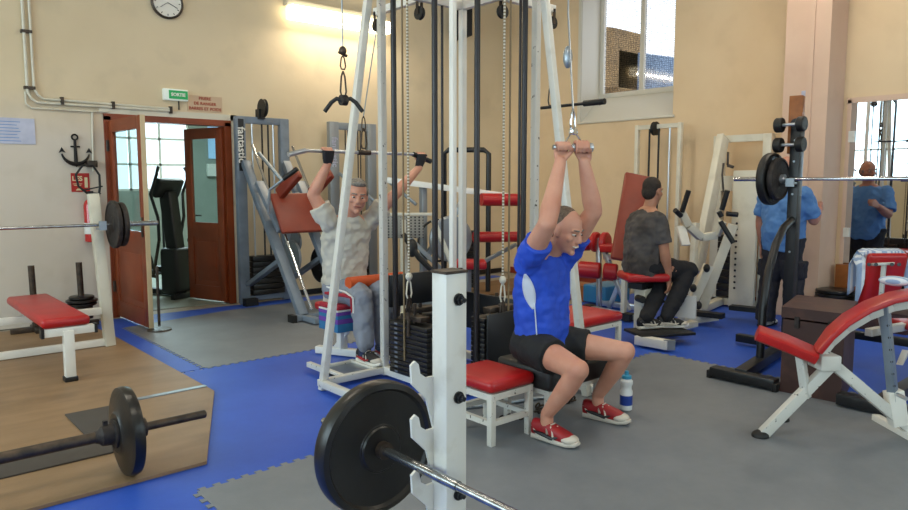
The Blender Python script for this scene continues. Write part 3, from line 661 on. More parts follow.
# dark shroud panels
b = B(); b.b2((CX - A_ + .03, CY + A_ - .04, .54), (CX + A_ - .03, CY + A_ - .015, .79), bevel=.004); put('shroud_panel', b, 'black_paint', tw)
b = B(); b.b2((CX - .17, CY - A_ - .1, .08), (CX + .28, CY - A_ - .085, .58), bevel=.004); put('shroud_panel', b, 'black_paint', tw)
b = B(); b.b2((CX + A_ - .06, CY - A_ + .05, .3), (CX + A_ - .03, CY + A_ - .05, .6), bevel=.004); put('shroud_panel', b, 'black_paint', tw)
# ropes of the near stacks
def carabiner(b, p, L=.1, w_=.022, r=.005):
    p = V(p); b.tube([p, p + V((w_ * .6, 0, -L * .2)), p + V((w_, 0, -L * .75)), p + V((w_ * .6, 0, -L * .97)), p + V((-w_ * .6, 0, -L * .97)), p + V((-w_, 0, -L * .75)), p + V((-w_ * .6, 0, -L * .2)), p], r, 8)
for (x, y, ax, zl) in ((CX - A_ - .075, CY + .02, (0, 1, 0), .74), (CX + .03, CY - A_ - .075, (1, 0, 0), .72)):
    c = V((x, y, 0)); a = V(ax)
    b = B(); b.tube([c + V((0, 0, TZ - .1)) - a * .03, c + V((0, 0, zl + .08)) - a * .03], .008, 8); rp = put('rope', b, 'rope_twisted', tw)
    b = B(); b.tube([c + V((0, 0, TZ - .1)) + a * .03, c + V((0, 0, .2)) + a * .03], .007, 8); put('rope', b, 'rope_brown', tw)
    b = B(); b.ell(c - a * .03 + V((0, 0, zl + .09)), (.025, .025, .03)); carabiner(b, c - a * .03 + V((0, 0, zl + .07)), .14, .024, .006); put('rope_knot', b, 'rope_white', rp)
    b = B(); b.tube([c - a * .03 + V((0, 0, zl - .06)), c - a * .02 + V((0, 0, zl - .35))], .012, 8); carabiner(b, c - a * .03 + V((0, 0, zl - .05)), .12, .025, .006); put('chain_end', b, 'dark_steel', rp)
# west station: V bar hanging on its cable
b = B(); vx, vy, vz = CX - AL + .06, CY, 2.02
b.tube([(vx, vy, TZ - .15), (vx, vy, vz + .33)], .005, 8); put('cable', b, 'alu', tw)
t = thing('v_bar_handle', 'short dark curved V bar hanging by a snap hook left of the tower', 'handle', (vx, vy, vz))
b = B(); b.ell((vx, vy, vz + .33), (.025, .025, .03)); carabiner(b, (vx, vy, vz + .3), .09, .02); carabiner(b, (vx, vy, vz + .2), .17, .022, .006); b.cyl((vx - .03, vy, vz + .32), (vx + .03, vy, vz + .3), .01); put('snap_hook', b, 'dark_steel', t)
b = B(); b.lathe((vx - .02, vy - .0, vz + .015), (1, 0, 0), [(0, .02), (0, .035), (.04, .035), (.04, .02)], 20); put('swivel', b, 'iron', t)
for s in (-1, 1):
    d_ = V((.7536 * s, -.657 * s, 0))
    b = B(); b.tube([V((vx, vy, vz + .01)), V((vx, vy, vz + .025)) + d_ * .045, V((vx, vy, vz - .0)) + d_ * .08, V((vx, vy, vz - .06)) + d_ * .125], .014, 12); put('grip', b, 'black_rubber', t)
# east station: lat bar hanging
ex, ey = CX + AL - .03, CY
b = B(); b.tube([(ex, ey, TZ - .15), (ex, ey, 2.42)], .009, 8); put('rope', b, 'rope_white', tw)
t = thing('lat_bar', 'straight dark bar hanging on a white rope right of the tower', 'handle', (ex, ey, 2.15))
b = B(); b.cyl((ex, ey, 2.42), (ex, ey, 2.35), .018); carabiner(b, (ex, ey, 2.3), .16, .025, .006); b.ell((ex, ey, 2.3), (.012, .012, .03)); put('snap_hook', b, 'dark_steel', t)
b = B(); b.tube([(ex, ey + .1, 2.13), (ex, ey - .5, 2.13)], .013); b.tube([(ex, ey - .5, 2.13), (ex, ey - .52, 2.12)], .02); put('bar', b, 'black_paint', t)
b = B(); b.cyl((ex, ey - .36, 2.13), (ex, ey - .56, 2.13), .024); put('grip', b, 'black_rubber', t)
# north station: lat bar pulled by the white shirted man
LB = V((3.36, 5.0, 1.75))
b = B(); b.tube([(CX, CY + AL - .02, TZ - .13), LB + V((0, 0, .3))], .005, 8); put('cable', b, 'alu', tw)
# south station cable to the rope attachment of the blue shirted man
HB = V((3.2, 2.63, 1.70))
b = B(); b.tube([(CX, CY - AL + .02, TZ - .15), (CX - .02, CY - AL, 2.55), HB + V((.03, .03, .22))], .006, 8); put('cable', b, 'alu', tw)
b = B(); b.ell((CX - .03, CY - AL - .01, 2.28), (.03, .03, .07)); put('cable_stopper', b, 'alu', tw)

lb = thing('lat_pulldown_bar', 'long chrome lat bar held overhead by the white shirted man', 'handle', LB)
b = B(); b.tube([LB + V((-.68, .0, -.03)), LB + V((-.55, 0, .0)), LB + V((.55, 0, 0)), LB + V((.72, 0, -.06))], .014, 12); put('bar', b, 'silver', lb)
b = B(); b.cyl(LB + V((.52, 0, 0)), LB + V((.72, 0, -.06)), .022); put('grip', b, 'black_rubber', lb)
b = B(); b.cyl(LB + V((-.55, 0, 0)), LB + V((-.7, 0, -.035)), .02); put('grip', b, 'silver', lb)
b = B(); carabiner(b, LB + V((0, 0, .3)), .12, .02); carabiner(b, LB + V((0, 0, .2)), .17, .03, .007); b.cyl(LB + V((-.06, 0, 0)), LB + V((.06, 0, 0)), .022); put('snap_hook', b, 'dark_steel', lb)

rb = thing('triceps_handle', 'chrome narrow grip handle held overhead by the blue shirted man', 'handle', HB)
hd = V((.85, -.52, 0)).normalized()
b = B(); b.cyl(HB - hd * .12, HB + hd * .11, .015); put('bar', b, 'chrome', rb)
b = B(); b.cyl(HB + hd * .0, HB + hd * .1, .021); b.cyl(HB + hd * .1, HB + hd * .115, .026); put('grip', b, 'silver', rb)
b = B(); b.tube([HB - hd * .06 + V((0, 0, .01)), HB + V((.02, .02, .1)), HB + hd * .07 + V((0, 0, .01))], .006); b.box(HB + V((.01, .01, .09)), (.05, .03, .035), bevel=.005); carabiner(b, HB + V((.03, .03, .22)), .12, .02, .006); put('yoke', b, 'chrome', rb)

# ---------------------------------------------------------------- plates and barbells
def disc(b, c, ax, R=.225, t=.06, hub=.03, groove=True):
    """rubber plate centred on c"""
    b.lathe(V(c) - V(ax).normalized() * t / 2, ax, [(0.0, hub), (0.0, R * .32), (.006, R * .34), (.006, R * .36), (t * .12, R * .37), (t * .16, R * .86), (0.0, R * .9), (0.004, R * .98), (t * .2, R), (t * .8, R), (t - .004, R * .98), (t, R * .9), (t * .84, R * .86), (t * .88, R * .37), (t - .006, R * .36), (t, R * .32), (t, hub)], 56)
    return b
def plate(c, ax, R, t, m, label, group=None, parent=None):
    return solo('weight_plate', disc(B(), c, ax, R, t), m, label, 'weight plate', base=tuple(c), group=group)
# foreground rack: white post with notched hook plate
RX, RY = 1.42, 1.665
rk = thing('barbell_rack', 'white square rack post with notched hooks in the foreground', 'rack', (RX + .04, RY + .03, 0))
b = B(); b.b2((RX, RY, .0), (RX + .088, RY + .072, 1.215), bevel=.005); put('post', b, 'white_paint', rk)
b = B(); b.b2((RX - .002, RY - .002, 1.213), (RX + .09, RY + .074, 1.222)); put('end_cap', b, 'dark_steel', rk)
b = B(); b.bar((RX + .04, RY + .03, .03), (RX + .04, RY - 1.3, .03), .07, .05); b.bar((RX - .35, RY + .03, .03), (RX + .45, RY + .03, .03), .07, .05); put('base_frame', b, 'white_paint', rk)
hk = []
z0 = .3
def notch(z): return [(-.0, z), (-.03, z + .0), (-.055, z + .018), (-.062, z + .05), (-.075, z + .062), (-.092, z + .05), (-.088, z - .012), (-.055, z - .045), (-.03, z - .07)]
pts = [(0, .27)]
for z in (.335, .515, .70, .875): pts += list(reversed(notch(z)))
pts += [(0, 1.0)]
b = B(); b.prism(pts, (RX + .002, RY + .075, 0), (1, 0, 0), (0, 0, 1), .01); put('hook_plate', b, 'white_paint', rk)
for z in (1.13, .81, .485):
    b = B(); b.lathe((RX + .05, RY - .001, z), (0, -1, 0), [(0, .02), (.006, .02), (.006, .014), (.016, .014), (.016, .008), (.03, .008)], 16); put('bolt', b, 'black_paint', rk)
BX, BZ = RX - .05, .578
bb = thing('barbell', 'chrome barbell resting on the foreground rack with a big black plate', 'barbell', (BX, 1.9, BZ))
b = B(); b.cyl((BX, 2.34, BZ), (BX, 2.0, BZ), .0135, n=20); b.cyl((BX, 2.0, BZ), (BX, 1.55, BZ), .0165, n=20); b.cyl((BX, 1.55, BZ), (BX, .35, BZ), .014, n=20); put('bar', b, 'steel_bar', bb)
b = B(); b.lathe((BX, 1.955, BZ), (0, -1, 0), [(0, .02), (0, .03), (.03, .03), (.03, .02)], 24); put('collar', b, 'dark_steel', bb)
plate((BX, 1.985, BZ), (0, 1, 0), .235, .07, 'black_plate', 'very large black rubber plate on the foreground barbell')
# barbell on the plywood
fx, fy, fz = 1.035, 3.72, .015 + .228
bb = thing('barbell', 'dark barbell lying on the plywood platform', 'barbell', (fx, fy, fz))
b = B(); b.cyl((fx - 1.9, fy, fz), (fx, fy, fz), .028, n=20); b.cyl((fx - .2, fy, fz), (fx + .4, fy, fz), .022, n=20); b.ell((fx + .4, fy, fz), (.012, .022, .022)); put('bar', b, 'dark_steel', bb)
b = B(); b.lathe((fx - .05, fy, fz), (-1, 0, 0), [(0, .03), (0, .075), (.015, .075), (.02, .055), (.07, .05), (.085, .035), (.1, .03)], 28); b.box((fx - .1, fy, fz + .055), (.02, .02, .04)); put('collar', b, 'iron', bb)
b = B(); b.lathe((fx + .05, fy, fz), (1, 0, 0), [(0, .03), (0, .05), (.04, .048), (.045, .03)], 24); put('collar', b, 'iron', bb)
b = B(); b.lathe((fx - .055, fy, fz), (1, 0, 0), [(0, .03), (0, .1), (.014, .12), (.02, .19), (.03, .222), (.055, .228), (.08, .222), (.09, .19), (.094, .11), (.11, .1), (.11, .03)], 56)
solo('weight_plate', b, 'black_plate', 'thick rounded black plate standing on the plywood floor', 'weight plate', base=(fx, fy, fz))

# left bench press
br = thing('bench_press', 'white framed bench press with a long red padded bench', 'bench', (1.25, 6.4, .015))
b = B(); b.bar((1.8, 6.86, .015), (1.74, 6.93, 1.4), .085, .085, up=(1, 0, 0)); put('upright', b, 'cream_paint', br)
b = B(); b.bar((.7, 6.86, .015), (.7, 6.93, 1.4), .085, .085, up=(1, 0, 0)); put('upright', b, 'cream_paint', br)
for x in (.74, 1.76):
    b = B(); b.box((x, 6.8, 1.09), (.06, .1, .02)); b.box((x, 6.745, 1.12), (.06, .02, .08)); put('bar_hook', b, 'alu', br)
b = B(); b.bar((1.24, 5.83, .4), (1.24, 6.9, .4), .06, .06); b.bar((.7, 6.88, .34), (1.78, 6.88, .34), .06, .06); b.bar((.7, 6.88, .05), (1.8, 6.88, .05), .06, .06)
b.bar((1.08, 5.83, .395), (1.42, 5.83, .395), .06, .06); put('frame', b, 'clean_white', br)
b = B(); b.bar((1.24, 5.82, .015), (1.24, 5.82, .4), .07, .07); put('front_leg', b, 'clean_white', br)
b = B(); b.box((1.24, 5.82, .032), (.09, .09, .035), bevel=.004); put('foot_cap', b, 'black_rubber', br)
b = B(); b.box((1.23, 6.5, .465), (.33, 1.42, .075), bevel=.03); put('pad', b, 'red_vinyl', br)
for x in (1.07, 1.43):
    b = B(); b.box((x, 5.83, .395), (.02, .07, .07)); put('end_cap', b, 'black_rubber', br)
bz = 1.125
bb = thing('barbell', 'thin steel barbell racked on the left bench press', 'barbell', (1.25, 6.79, bz))
b = B(); b.cyl((.0, 6.79, bz), (1.85, 6.79, bz), .014, n=14); b.cyl((1.85, 6.79, bz), (2.24, 6.79, bz), .024, n=16); b.ell((2.24, 6.79, bz), (.014, .024, .024)); put('bar', b, 'steel_bar', bb)
b = B(); b.lathe((1.96, 6.79, bz), (1, 0, 0), [(0, .025), (0, .045), (.04, .04), (.04, .025)], 20); put('collar', b, 'alu', bb)
plate((1.865, 6.79, bz), (1, 0, 0), .215, .045, 'iron', 'worn iron plate on the left bench press barbell, nearest the post', 'plates on the left bench barbell')['label'] = 'worn grey iron plate against the left bench press post'
plate((1.925, 6.79, bz), (1, 0, 0), .2, .05, 'iron', 'outer worn iron plate at the end of the left bench press barbell')
# plate pegs behind the bench
pr = thing('plate_peg_stand', 'low stand by the wall with two dark vertical plate pegs', 'rack', (1.6, 8.0, .015))
b = B(); b.bar((1.2, 8.0, .04), (2.0, 8.0, .04), .06, .05); b.bar((1.42, 7.85, .04), (1.42, 8.15, .04), .05); b.bar((1.85, 7.85, .04), (1.85, 8.15, .04), .05); put('base', b, 'dark_steel', pr)
for x in (1.42, 1.85):
    b = B(); b.cyl((x, 8.0, .07), (x - .01, 8.0, .68), .03); put('peg', b, 'dark_steel', pr)
for k, (R, z) in enumerate(((.14, .23), (.15, .265), (.12, .30))):
    s_ = ('lowest', 'middle', 'top')[k]
    b = B(); b.lathe((1.85, 8.0, z), (0, 0, 1), [(0, .032), (0, R * .9), (.008, R), (.025, R), (.032, R * .9), (.032, .032)], 32); solo('weight_plate', b, 'black_plate', s_ + ' of the small black plates stacked on the right peg by the wall', 'weight plate', group='plates on the wall pegs')
b = B(); b.lathe((1.85, 8.0, .095), (0, 0, 1), [(0, .032), (0, .1), (.135, .1), (.135, .032)], 24); put('spacer', b, 'dark_steel', pr)

# ---------------------------------------------------------------- stools and benches at the tower
def stool(loc, L, W, H, label, rz=0):
    t = thing('padded_stool', label, 'stool', loc, rz, world=False)
    b = B(); b.box((0, 0, H), (L, W, .075), bevel=.03); put('pad', b, 'red_vinyl', t)
    h = H - .04
    for x in (-1, 1):
        for y in (-1, 1):
            b = B(); b.box((x * (L / 2 - .03), y * (W / 2 - .03), h / 2), (.038, .038, h), bevel=.003); put('leg', b, 'chipped_white', t)
    b = B()
    for y in (-1, 1): b.box((0, y * (W / 2 - .03), h - .02), (L - .03, .036, .038)); b.box((0, y * (W / 2 - .03), .13), (L - .06, .03, .03))
    for x in (-1, 1): b.box((x * (L / 2 - .03), 0, h - .02), (.036, W - .03, .038)); b.box((x * (L / 2 - .03), 0, .13), (.03, W - .06, .03))
    put('frame', b, 'chipped_white', t); return t
stool((2.885, 2.985, .0), .37, .42, .345, 'low red padded stool with chipped white legs beside the foreground post')
stool((4.42, 3.62, -.004), .5, .72, .42, 'longer red padded bench stool behind the blue shirted man', rz=-PI / 2 + .0)
bs = thing('black_bench', 'black padded bench under the seated blue shirted man', 'bench', (3.35, 2.9, .0))
b = B(); b.b2((3.07, 2.66, .27), (3.68, 3.12, .41), bevel=.03); put('pad', b, 'black_vinyl', bs)
b = B(); b.b2((3.1, 2.7, .24), (3.64, 3.1, .275)); put('frame', b, 'chipped_white', bs)
for x in (3.13, 3.6):
    for y in (2.73, 3.07):
        b = B(); b.box((x, y, .125), (.035, .035, .25)); put('leg', b, 'chipped_white', bs)
# chains and low row bar under the benches
b = B(); random.seed(3)
p = V((3.05, 3.2, .02)); pts = []
for k in range(26):
    pts.append(p + V((k * .03, -.16 + .05 * math.sin(k * 1.1), .006 * math.cos(k * 2))))
for k in range(0, 25):
    d_ = (pts[k + 1] - pts[k]); b.ring((pts[k] + pts[k + 1]) / 2, (0, .3, 1) if k % 2 else (0, 1, .3), .018, .006, 10, 6)
solo('steel_chain', b, 'dark_steel', 'brown steel chain lying on the floor under the benches', 'chain')
b = B(); b.tube([(2.98, 3.42, .012), (3.35, 3.27, .015), (3.75, 3.16, .012)], .012); b.tube([(3.05, 3.33, .03), (3.2, 3.42, .03), (3.5, 3.36, .03)], .008); solo('row_handle', b, 'alu', 'bent metal row handle lying behind the low stool', 'handle')
wb = thing('water_bottle', 'white sports bottle with blue label standing on the grey mat', 'bottle', (3.85, 2.68, .0))
b = B(); b.lathe((3.85, 2.68, .0), (0, 0, 1), [(0, .03), (.008, .04), (.13, .041), (.145, .034), (.165, .034), (.18, .041), (.2, .04), (.215, .028)], 28); put('body', b, 'bottle_white', wb)
b = B(); b.lathe((3.85, 2.68, .04), (0, 0, 1), [(0, .0415), (.065, .0415)], 28); put('label', b, 'bottle_blue', wb)
b = B(); b.lathe((3.85, 2.68, .215), (0, 0, 1), [(0, .031), (.02, .031), (.024, .014), (.05, .012)], 20); put('cap', b, 'bottle_cap', wb)
# seat of the white shirted man
ws = thing('pulldown_seat', 'white framed seat with an end bar under the white shirted man', 'bench', (3.25, 5.2, .0))
b = B(); b.bar((3.12, 5.42, .035), (3.34, 4.98, .035), .07, .06); b.bar((3.24, 5.2, .05), (3.24, 5.2, .42), .07, .07); b.bar((3.2, 5.25, .06), (3.34, 5.06, .38), .035); put('frame', b, 'clean_white', ws)
b = B(); b.box((3.24, 5.15, .44), (.36, .42, .07), bevel=.025); put('pad', b, 'red_vinyl', ws)
b = B(); b.cyl((3.07, 4.82, .69), (3.62, 4.82, .69), .05); put('thigh_roller', b, 'orange_pad', ws)
b = B(); b.bar((3.6, 4.9, .03), (3.6, 4.86, .7), .04); b.bar((3.3, 5.0, .03), (3.6, 4.9, .03), .04); b.cyl((3.58, 4.82, .69), (3.64, 4.82, .69), .02); put('roller_post', b, 'dark_steel', ws)
tl = thing('seat_towel', 'red blue and purple patterned towel draped over the pulldown seat', 'towel', (3.24, 4.95, .27))
for k, (z0, z1, m_) in enumerate(((.27, .34, 'towel_blue'), (.34, .38, 'towel_purple'), (.38, .41, 'towel_blue'), (.41, .44, 'towel_purple'), (.44, .455, 'towel_white'), (.455, .495, 'towel_red'))):
    b = B(); b.box((3.22, 5.06, (z0 + z1) / 2), (.4, .3, z1 - z0), bevel=.004 if k < 5 else .015); put('band', b, m_, tl)
# ---------------------------------------------------------------- machines along the north wall
def text_down(s, size, o, m, parent): return text(s, size, o, (0, 0, -1), (1, 0, 0), m, parent, bold=.002)
lp = thing('leg_press', 'blue grey leg press with brown pads standing by the door', 'exercise machine', (4.0, 7.5, 0))
YU = 8.2
for x, w_ in ((3.72, .12), (4.3, .12)):
    b = B(); b.box((x, YU, 1.15), (w_, .08, 2.28), bevel=.005); put('upright', b, 'grey_blue', lp)
b = B(); b.b2((3.665, YU - .035, 2.21), (4.355, YU + .035, 2.295), bevel=.005); b.b2((3.665, YU - .035, .04), (4.355, YU + .035, .1)); put('crossbeam', b, 'grey_blue', lp)
b = B(); b.box((3.72, YU - .042, 1.95), (.07, .004, .62)); put('name_plate', b, 'black_paint', lp)
text_down('fantastic', .13, (3.72, YU - .046, 1.95), 'clean_white', lp)
b = B(); b.lathe((3.96, YU - .1, 2.4), (1, 0, 0), [(0, .02), (0, .11), (.012, .095), (.03, .095), (.042, .11), (.042, .02)], 32); b.box((3.98, YU - .03, 2.33), (.08, .1, .12)); put('pulley', b, 'black_rubber', lp)
for x, m_, r in ((3.87, 'silver', .011), (4.15, 'silver', .011), (4.0, 'iron', .011), (4.08, 'black_rubber', .011)):
    b = B(); b.cyl((x, YU - .02, .2), (x, YU - .02, 2.22 if r < .012 else 2.2), r); put('guide_rod' if m_ == 'silver' else 'cable', b, m_, lp)
for k in range(7):
    b = B(); b.box((4.02, YU, .14 + k * .07), (.42, .15, .064), bevel=.005); put('weight_plate', b, 'black_plate', lp)
for x in (3.76, 4.3):
    b = B(); b.bar((x, 8.15, 1.75), (x, 7.75, 1.2), .07, .1, up=(1, 0, 0)); b.bar((x, 7.85, 1.36), (x, 6.82, .05), .07, .11, up=(1, 0, 0)); b.bar((x, 8.15, .25), (x, 7.3, .62), .05, .08, up=(1, 0, 0)); put('rail', b, 'grey_blue', lp)
    b = B(); b.cyl((x + .07, 8.1, 1.95), (x + .07, 6.75, .12), .016); put('slide_rod', b, 'chrome', lp)
b = B(); b.bar((3.62, 6.8, .04), (4.42, 6.8, .04), .1, .06); b.bar((3.76, 6.5, .04), (3.76, 6.85, .04), .08, .06); b.bar((4.3, 6.35, .04), (4.3, 6.85, .04), .08, .06); put('base_frame', b, 'grey_blue', lp)
b = B(); b.box((3.62, 6.8, .04), (.05, .12, .08)); b.box((3.75, 8.1, .04), (.16, .1, .09)); put('foot_cap', b, 'black_rubber', lp)
Rc = Matrix.Rotation(math.radians(42), 3, 'X')
b = B(); b.bar((4.03, 7.5, 1.37), (4.03, 7.22, .93), .58, .05, bevel=.02, up=(0, 1, 1)); put('foot_plate', b, 'brown_vinyl', lp)
b = B(); b.bar((3.76, 7.8, 1.5), (3.78, 7.3, .95), .06, .1, up=(1, 0, 0)); b.bar((4.3, 7.8, 1.5), (4.28, 7.3, .95), .06, .1, up=(1, 0, 0)); b.bar((3.76, 7.6, 1.3), (4.3, 7.6, 1.3), .05); put('carriage', b, 'grey_blue', lp)
for x in (3.86, 4.28):
    b = B(); b.bar((x, 7.5, 1.36), (x + .12, 7.25, 1.62), .15, .08, bevel=.02, up=(1, 0, 0)); put('shoulder_pad', b, 'brown_vinyl', lp)
b = B(); b.tube([(3.62, 7.3, 1.15), (3.62, 7.25, 1.42), (3.78, 7.05, 1.6)], .016); put('lever', b, 'alu', lp)
b = B(); b.cyl((3.72, 7.12, 1.54), (3.83, 7.0, 1.65), .026); put('lever_grip', b, 'black_rubber', lp)
b = B(); b.cyl((3.9, 8.08, 1.86), (4.1, 7.75, 1.45), .022); put('gas_strut', b, 'alu', lp)
b = B(); b.lathe((4.02, 7.55, .62), (1, 0, 0), [(0, .03), (0, .2), (.03, .2), (.03, .03)], 36); b.lathe((4.1, 7.6, .8), (1, 0, 0), [(0, .03), (0, .12), (.03, .12), (.03, .03)], 30); put('cam_disc', b, 'grey_metal', lp)
plate((4.42, 7.55, .5), (1, 0, 0), .22, .05, 'black_plate', 'black round plate hanging on the lower right of the leg press')
# second rack frame, same maker
m2 = thing('cable_column_machine', 'grey cable machine frame on the wall behind the white shirted man', 'exercise machine', (5.3, 8.1, 0))
for x in (5.02, 5.62):
    b = B(); b.box((x, 8.2, 1.16), (.14, .08, 2.28), bevel=.005); put('upright', b, 'grey_metal', m2)
b = B(); b.b2((4.955, 8.165, 2.2), (5.685, 8.235, 2.295), bevel=.005); b.b2((4.955, 8.165, .03), (5.685, 8.235, .1)); put('crossbeam', b, 'grey_metal', m2)
for x in (5.2, 5.24, 5.4, 5.44):
    b = B(); b.cyl((x, 8.18, .1), (x, 8.18, 2.22), .009); put('cable', b, 'dark_steel', m2)
text_down('fantastic', .12, (5.02, 8.157, 1.9), 'paper', m2)
b = B(); b.bar((5.05, 8.1, 1.62), (5.35, 7.6, 1.2), .04); b.bar((5.7, 8.1, 1.62), (5.95, 7.6, 1.2), .04); put('strut', b, 'grey_metal', m2)
for k in range(6):
    b = B(); b.box((5.32, 8.2, .14 + k * .07), (.4, .14, .064), bevel=.005); put('weight_plate', b, 'black_plate', m2)
# grey cam machine with red rollers seen through the tower
m3 = thing('leg_extension_machine', 'grey cam machine with long arm and red roller pads behind the tower', 'exercise machine', (5.9, 6.6, 0))
b = B(); b.bar((5.0, 6.95, 1.53), (6.15, 5.98, 1.33), .05, .07); put('long_arm', b, 'clean_white', m3)
b = B(); b.cyl((5.75, 6.1, 1.3), (6.2, 5.93, 1.29), .075); b.ell((6.2, 5.93, 1.29), (.06, .06, .075)); put('roller_pad', b, 'red_vinyl', m3)
b = B(); b.cyl((5.8, 6.28, .84), (6.35, 6.08, .83), .065); put('roller_pad', b, 'red_vinyl', m3)
b = B(); b.lathe((5.6, 6.5, .82), (-.3, -1, 0), [(0, .03), (0, .26), (.02, .28), (.05, .28), (.07, .26), (.07, .03)], 44); put('cam_disc', b, 'grey_metal', m3)
b = B(); b.ring((5.45, 6.55, .8), (-.3, -1, 0), .25, .014); put('cable_loop', b, 'black_rubber', m3)
b = B(); b.bar((5.35, 6.7, 0.03), (5.35, 6.7, 1.5), .08, .06); b.bar((5.35, 6.65, .6), (5.75, 6.45, 1.25), .1, .06); b.bar((5.2, 6.8, .05), (6.2, 6.2, .05), .07); b.bar((5.6, 6.3, .04), (5.9, 6.8, .04), .07); b.bar((5.0, 6.6, .9), (5.4, 6.2, .35), .05); b.bar((5.9, 6.3, .5), (6.45, 6.2, .72), .045); put('frame', b, 'grey_metal', m3)
b = B(); b.box((5.4, 5.95, .57), (.42, .3, .1), rz=-.7, bevel=.03); put('seat', b, 'red_vinyl', m3)
b = B(); b.bar((5.4, 5.95, .03), (5.4, 5.95, .52), .06); b.bar((5.4, 5.95, .05), (5.6, 6.3, .05), .06); put('seat_post', b, 'grey_metal', m3)
m4 = thing('pulley_frame', 'black inverted U pulley frame with a dark weight stack by the wall', 'exercise machine', (6.35, 7.0, 0))
b = B(); b.tube([(6.15, 7.25, 0), (6.15, 7.25, 1.88), (6.18, 7.2, 1.93), (6.5, 6.85, 1.93), (6.54, 6.8, 1.88), (6.54, 6.8, 0)], .035, 12); put('frame', b, 'black_paint', m4)
for k in range(14):
    b = B(); b.box((6.36, 7.02, .12 + k * .055), (.3, .16, .05), rz=-.8, bevel=.004); put('weight_plate', b, 'black_plate', m4)
b = B(); b.tube([(6.3, 7.05, 1.9), (6.3, 7.05, .9)], .006); b.tube([(6.33, 7.02, 1.9), (6.05, 6.7, .95)], .012); put('cable', b, 'rope_brown', m4)
# perforated step machine low behind the tower's left column
m5 = thing('rowing_machine', 'grey machine with perforated plate behind the tower left column', 'exercise machine', (4.6, 6.3, 0))
b = B(); b.box((4.62, 6.1, 1.02), (.4, .03, .24), rz=-.72, bevel=.004); put('perforated_plate', b, 'perforated', m5)
b = B(); b.bar((4.45, 6.25, 1.16), (4.85, 5.9, 1.16), .04, .03); b.bar((4.62, 6.1, .03), (4.62, 6.12, 1.1), .07); b.bar((4.85, 5.9, 1.1), (5.15, 5.75, .3), .05); b.bar((4.3, 6.3, .04), (5.1, 5.8, .04), .08); put('frame', b, 'cream_paint', m5)
b = B(); b.tube([(4.55, 6.05, .95), (4.65, 5.9, .7), (4.85, 5.85, .5)], .03); b.ell((4.62, 5.98, .8), (.06, .06, .1)); put('lever', b, 'black_rubber', m5)

# ---------------------------------------------------------------- east side machines
lc = thing('leg_curl_machine', 'white leg curl machine with red foam rollers beside the seated man', 'exercise machine', (7.0, 5.0, 0))
def roller(p, q, r, t, cap_=True):
    b = B(); p, q = V(p), V(q); d_ = (q - p).normalized(); L = (q - p).length
    b.lathe(p, d_, [(0, r * .5), (0.004, r * .85), (.02, r), (L - .02, r), (L - .004, r * .85), (L, r * .5)], 28); return put('roller_pad', b, 'red_vinyl', t)
def at(px, D, z):
    """world point from bearing (tan of the angle right of the view axis) and forward distance"""
    return V((.6574 * D + .7536 * px * D, .7536 * D - .6574 * px * D, z))
T_ = lambda x: (x - 454) / 710.0
roller(at(T_(580), 8.15, .50), at(T_(603), 8.05, .49), .095, lc); roller(at(T_(605), 8.05, .49), at(T_(620), 8.0, .48), .095, lc)
roller(at(T_(594), 8.35, .80), at(T_(600), 8.3, .80), .12, lc); roller(at(T_(603), 8.3, .80), at(T_(610), 8.25, .80), .12, lc); roller(at(T_(582), 8.4, .77), at(T_(592), 8.35, .78), .085, lc)
b = B(); b.bar(at(T_(608), 8.25, .74), at(T_(640), 7.9, .76), .3, .1, bevel=.03); put('pad', b, 'red_vinyl', lc)
b = B()
b.bar(at(T_(602), 8.2, .03), at(T_(600), 8.3, .85), .05); b.bar(at(T_(606), 8.2, .7), at(T_(632), 7.9, .05), .05); b.bar(at(T_(632), 8.0, .65), at(T_(612), 8.1, .05), .05)
b.bar(at(T_(592), 8.1, .05), at(T_(650), 7.4, .05), .07, .06); b.bar(at(T_(600), 8.5, .05), at(T_(645), 8.1, .05), .07, .06); b.bar(at(T_(606), 8.2, .64), at(T_(640), 7.9, .64), .06)
put('frame', b, 'silver', lc)
b = B(); b.box(at(T_(592), 8.1, .05), (.12, .1, .08)); b.box(at(T_(632), 7.55, .05), (.12, .1, .08)); put('foot_cap', b, 'black_rubber', lc)
b = B(); b.box(at(T_(609), 8.7, .14), (.5, .35, .22), bevel=.02); solo('plastic_crate', b, 'plastic_blue', 'blue plastic crate under the leg curl machine', 'crate')
b = B(); b.box(at(T_(588), 9.0, .1), (.3, .8, .2), bevel=.005); solo('wooden_block', b, 'oak', 'low brown wooden block by the wall beyond the leg curl machine', 'block')
# wall cable machine behind the seated man, with brown backrest
wc = thing('wall_cable_machine', 'slim white cable frame on the wall below the window with brown backrest', 'exercise machine', (8.1, 5.25, 0))
for y in (5.6, 4.96):
    b = B(); b.box((8.15, y, 1.13), (.06, .05, 2.26), bevel=.004); put('upright', b, 'cream_paint', wc)
b = B(); b.b2((8.125, 4.94, 2.2), (8.175, 5.62, 2.255)); b.b2((8.125, 4.94, .03), (8.175, 5.62, .1)); put('crossbeam', b, 'cream_paint', wc)
b = B(); b.lathe((8.12, 5.33, 2.2), (0, -1, 0), [(0, .02), (0, .09), (.01, .075), (.03, .075), (.04, .09), (.04, .02)], 28); put('pulley', b, 'black_rubber', wc)
for y, m_ in ((5.4, 'black_rubber'), (5.26, 'black_rubber'), (5.1, 'silver')):
    b = B(); b.cyl((8.13, y, .2), (8.13, y, 2.2), .013); put('cable', b, m_, wc)
bk0 = at(T_(640), 7.9, 1.58); bk1 = at(T_(628), 7.55, .65)
b = B(); b.bar(bk0, bk1, .34, .07, bevel=.025, up=(1, 1, 0)); put('backrest', b, 'brown_vinyl', wc)
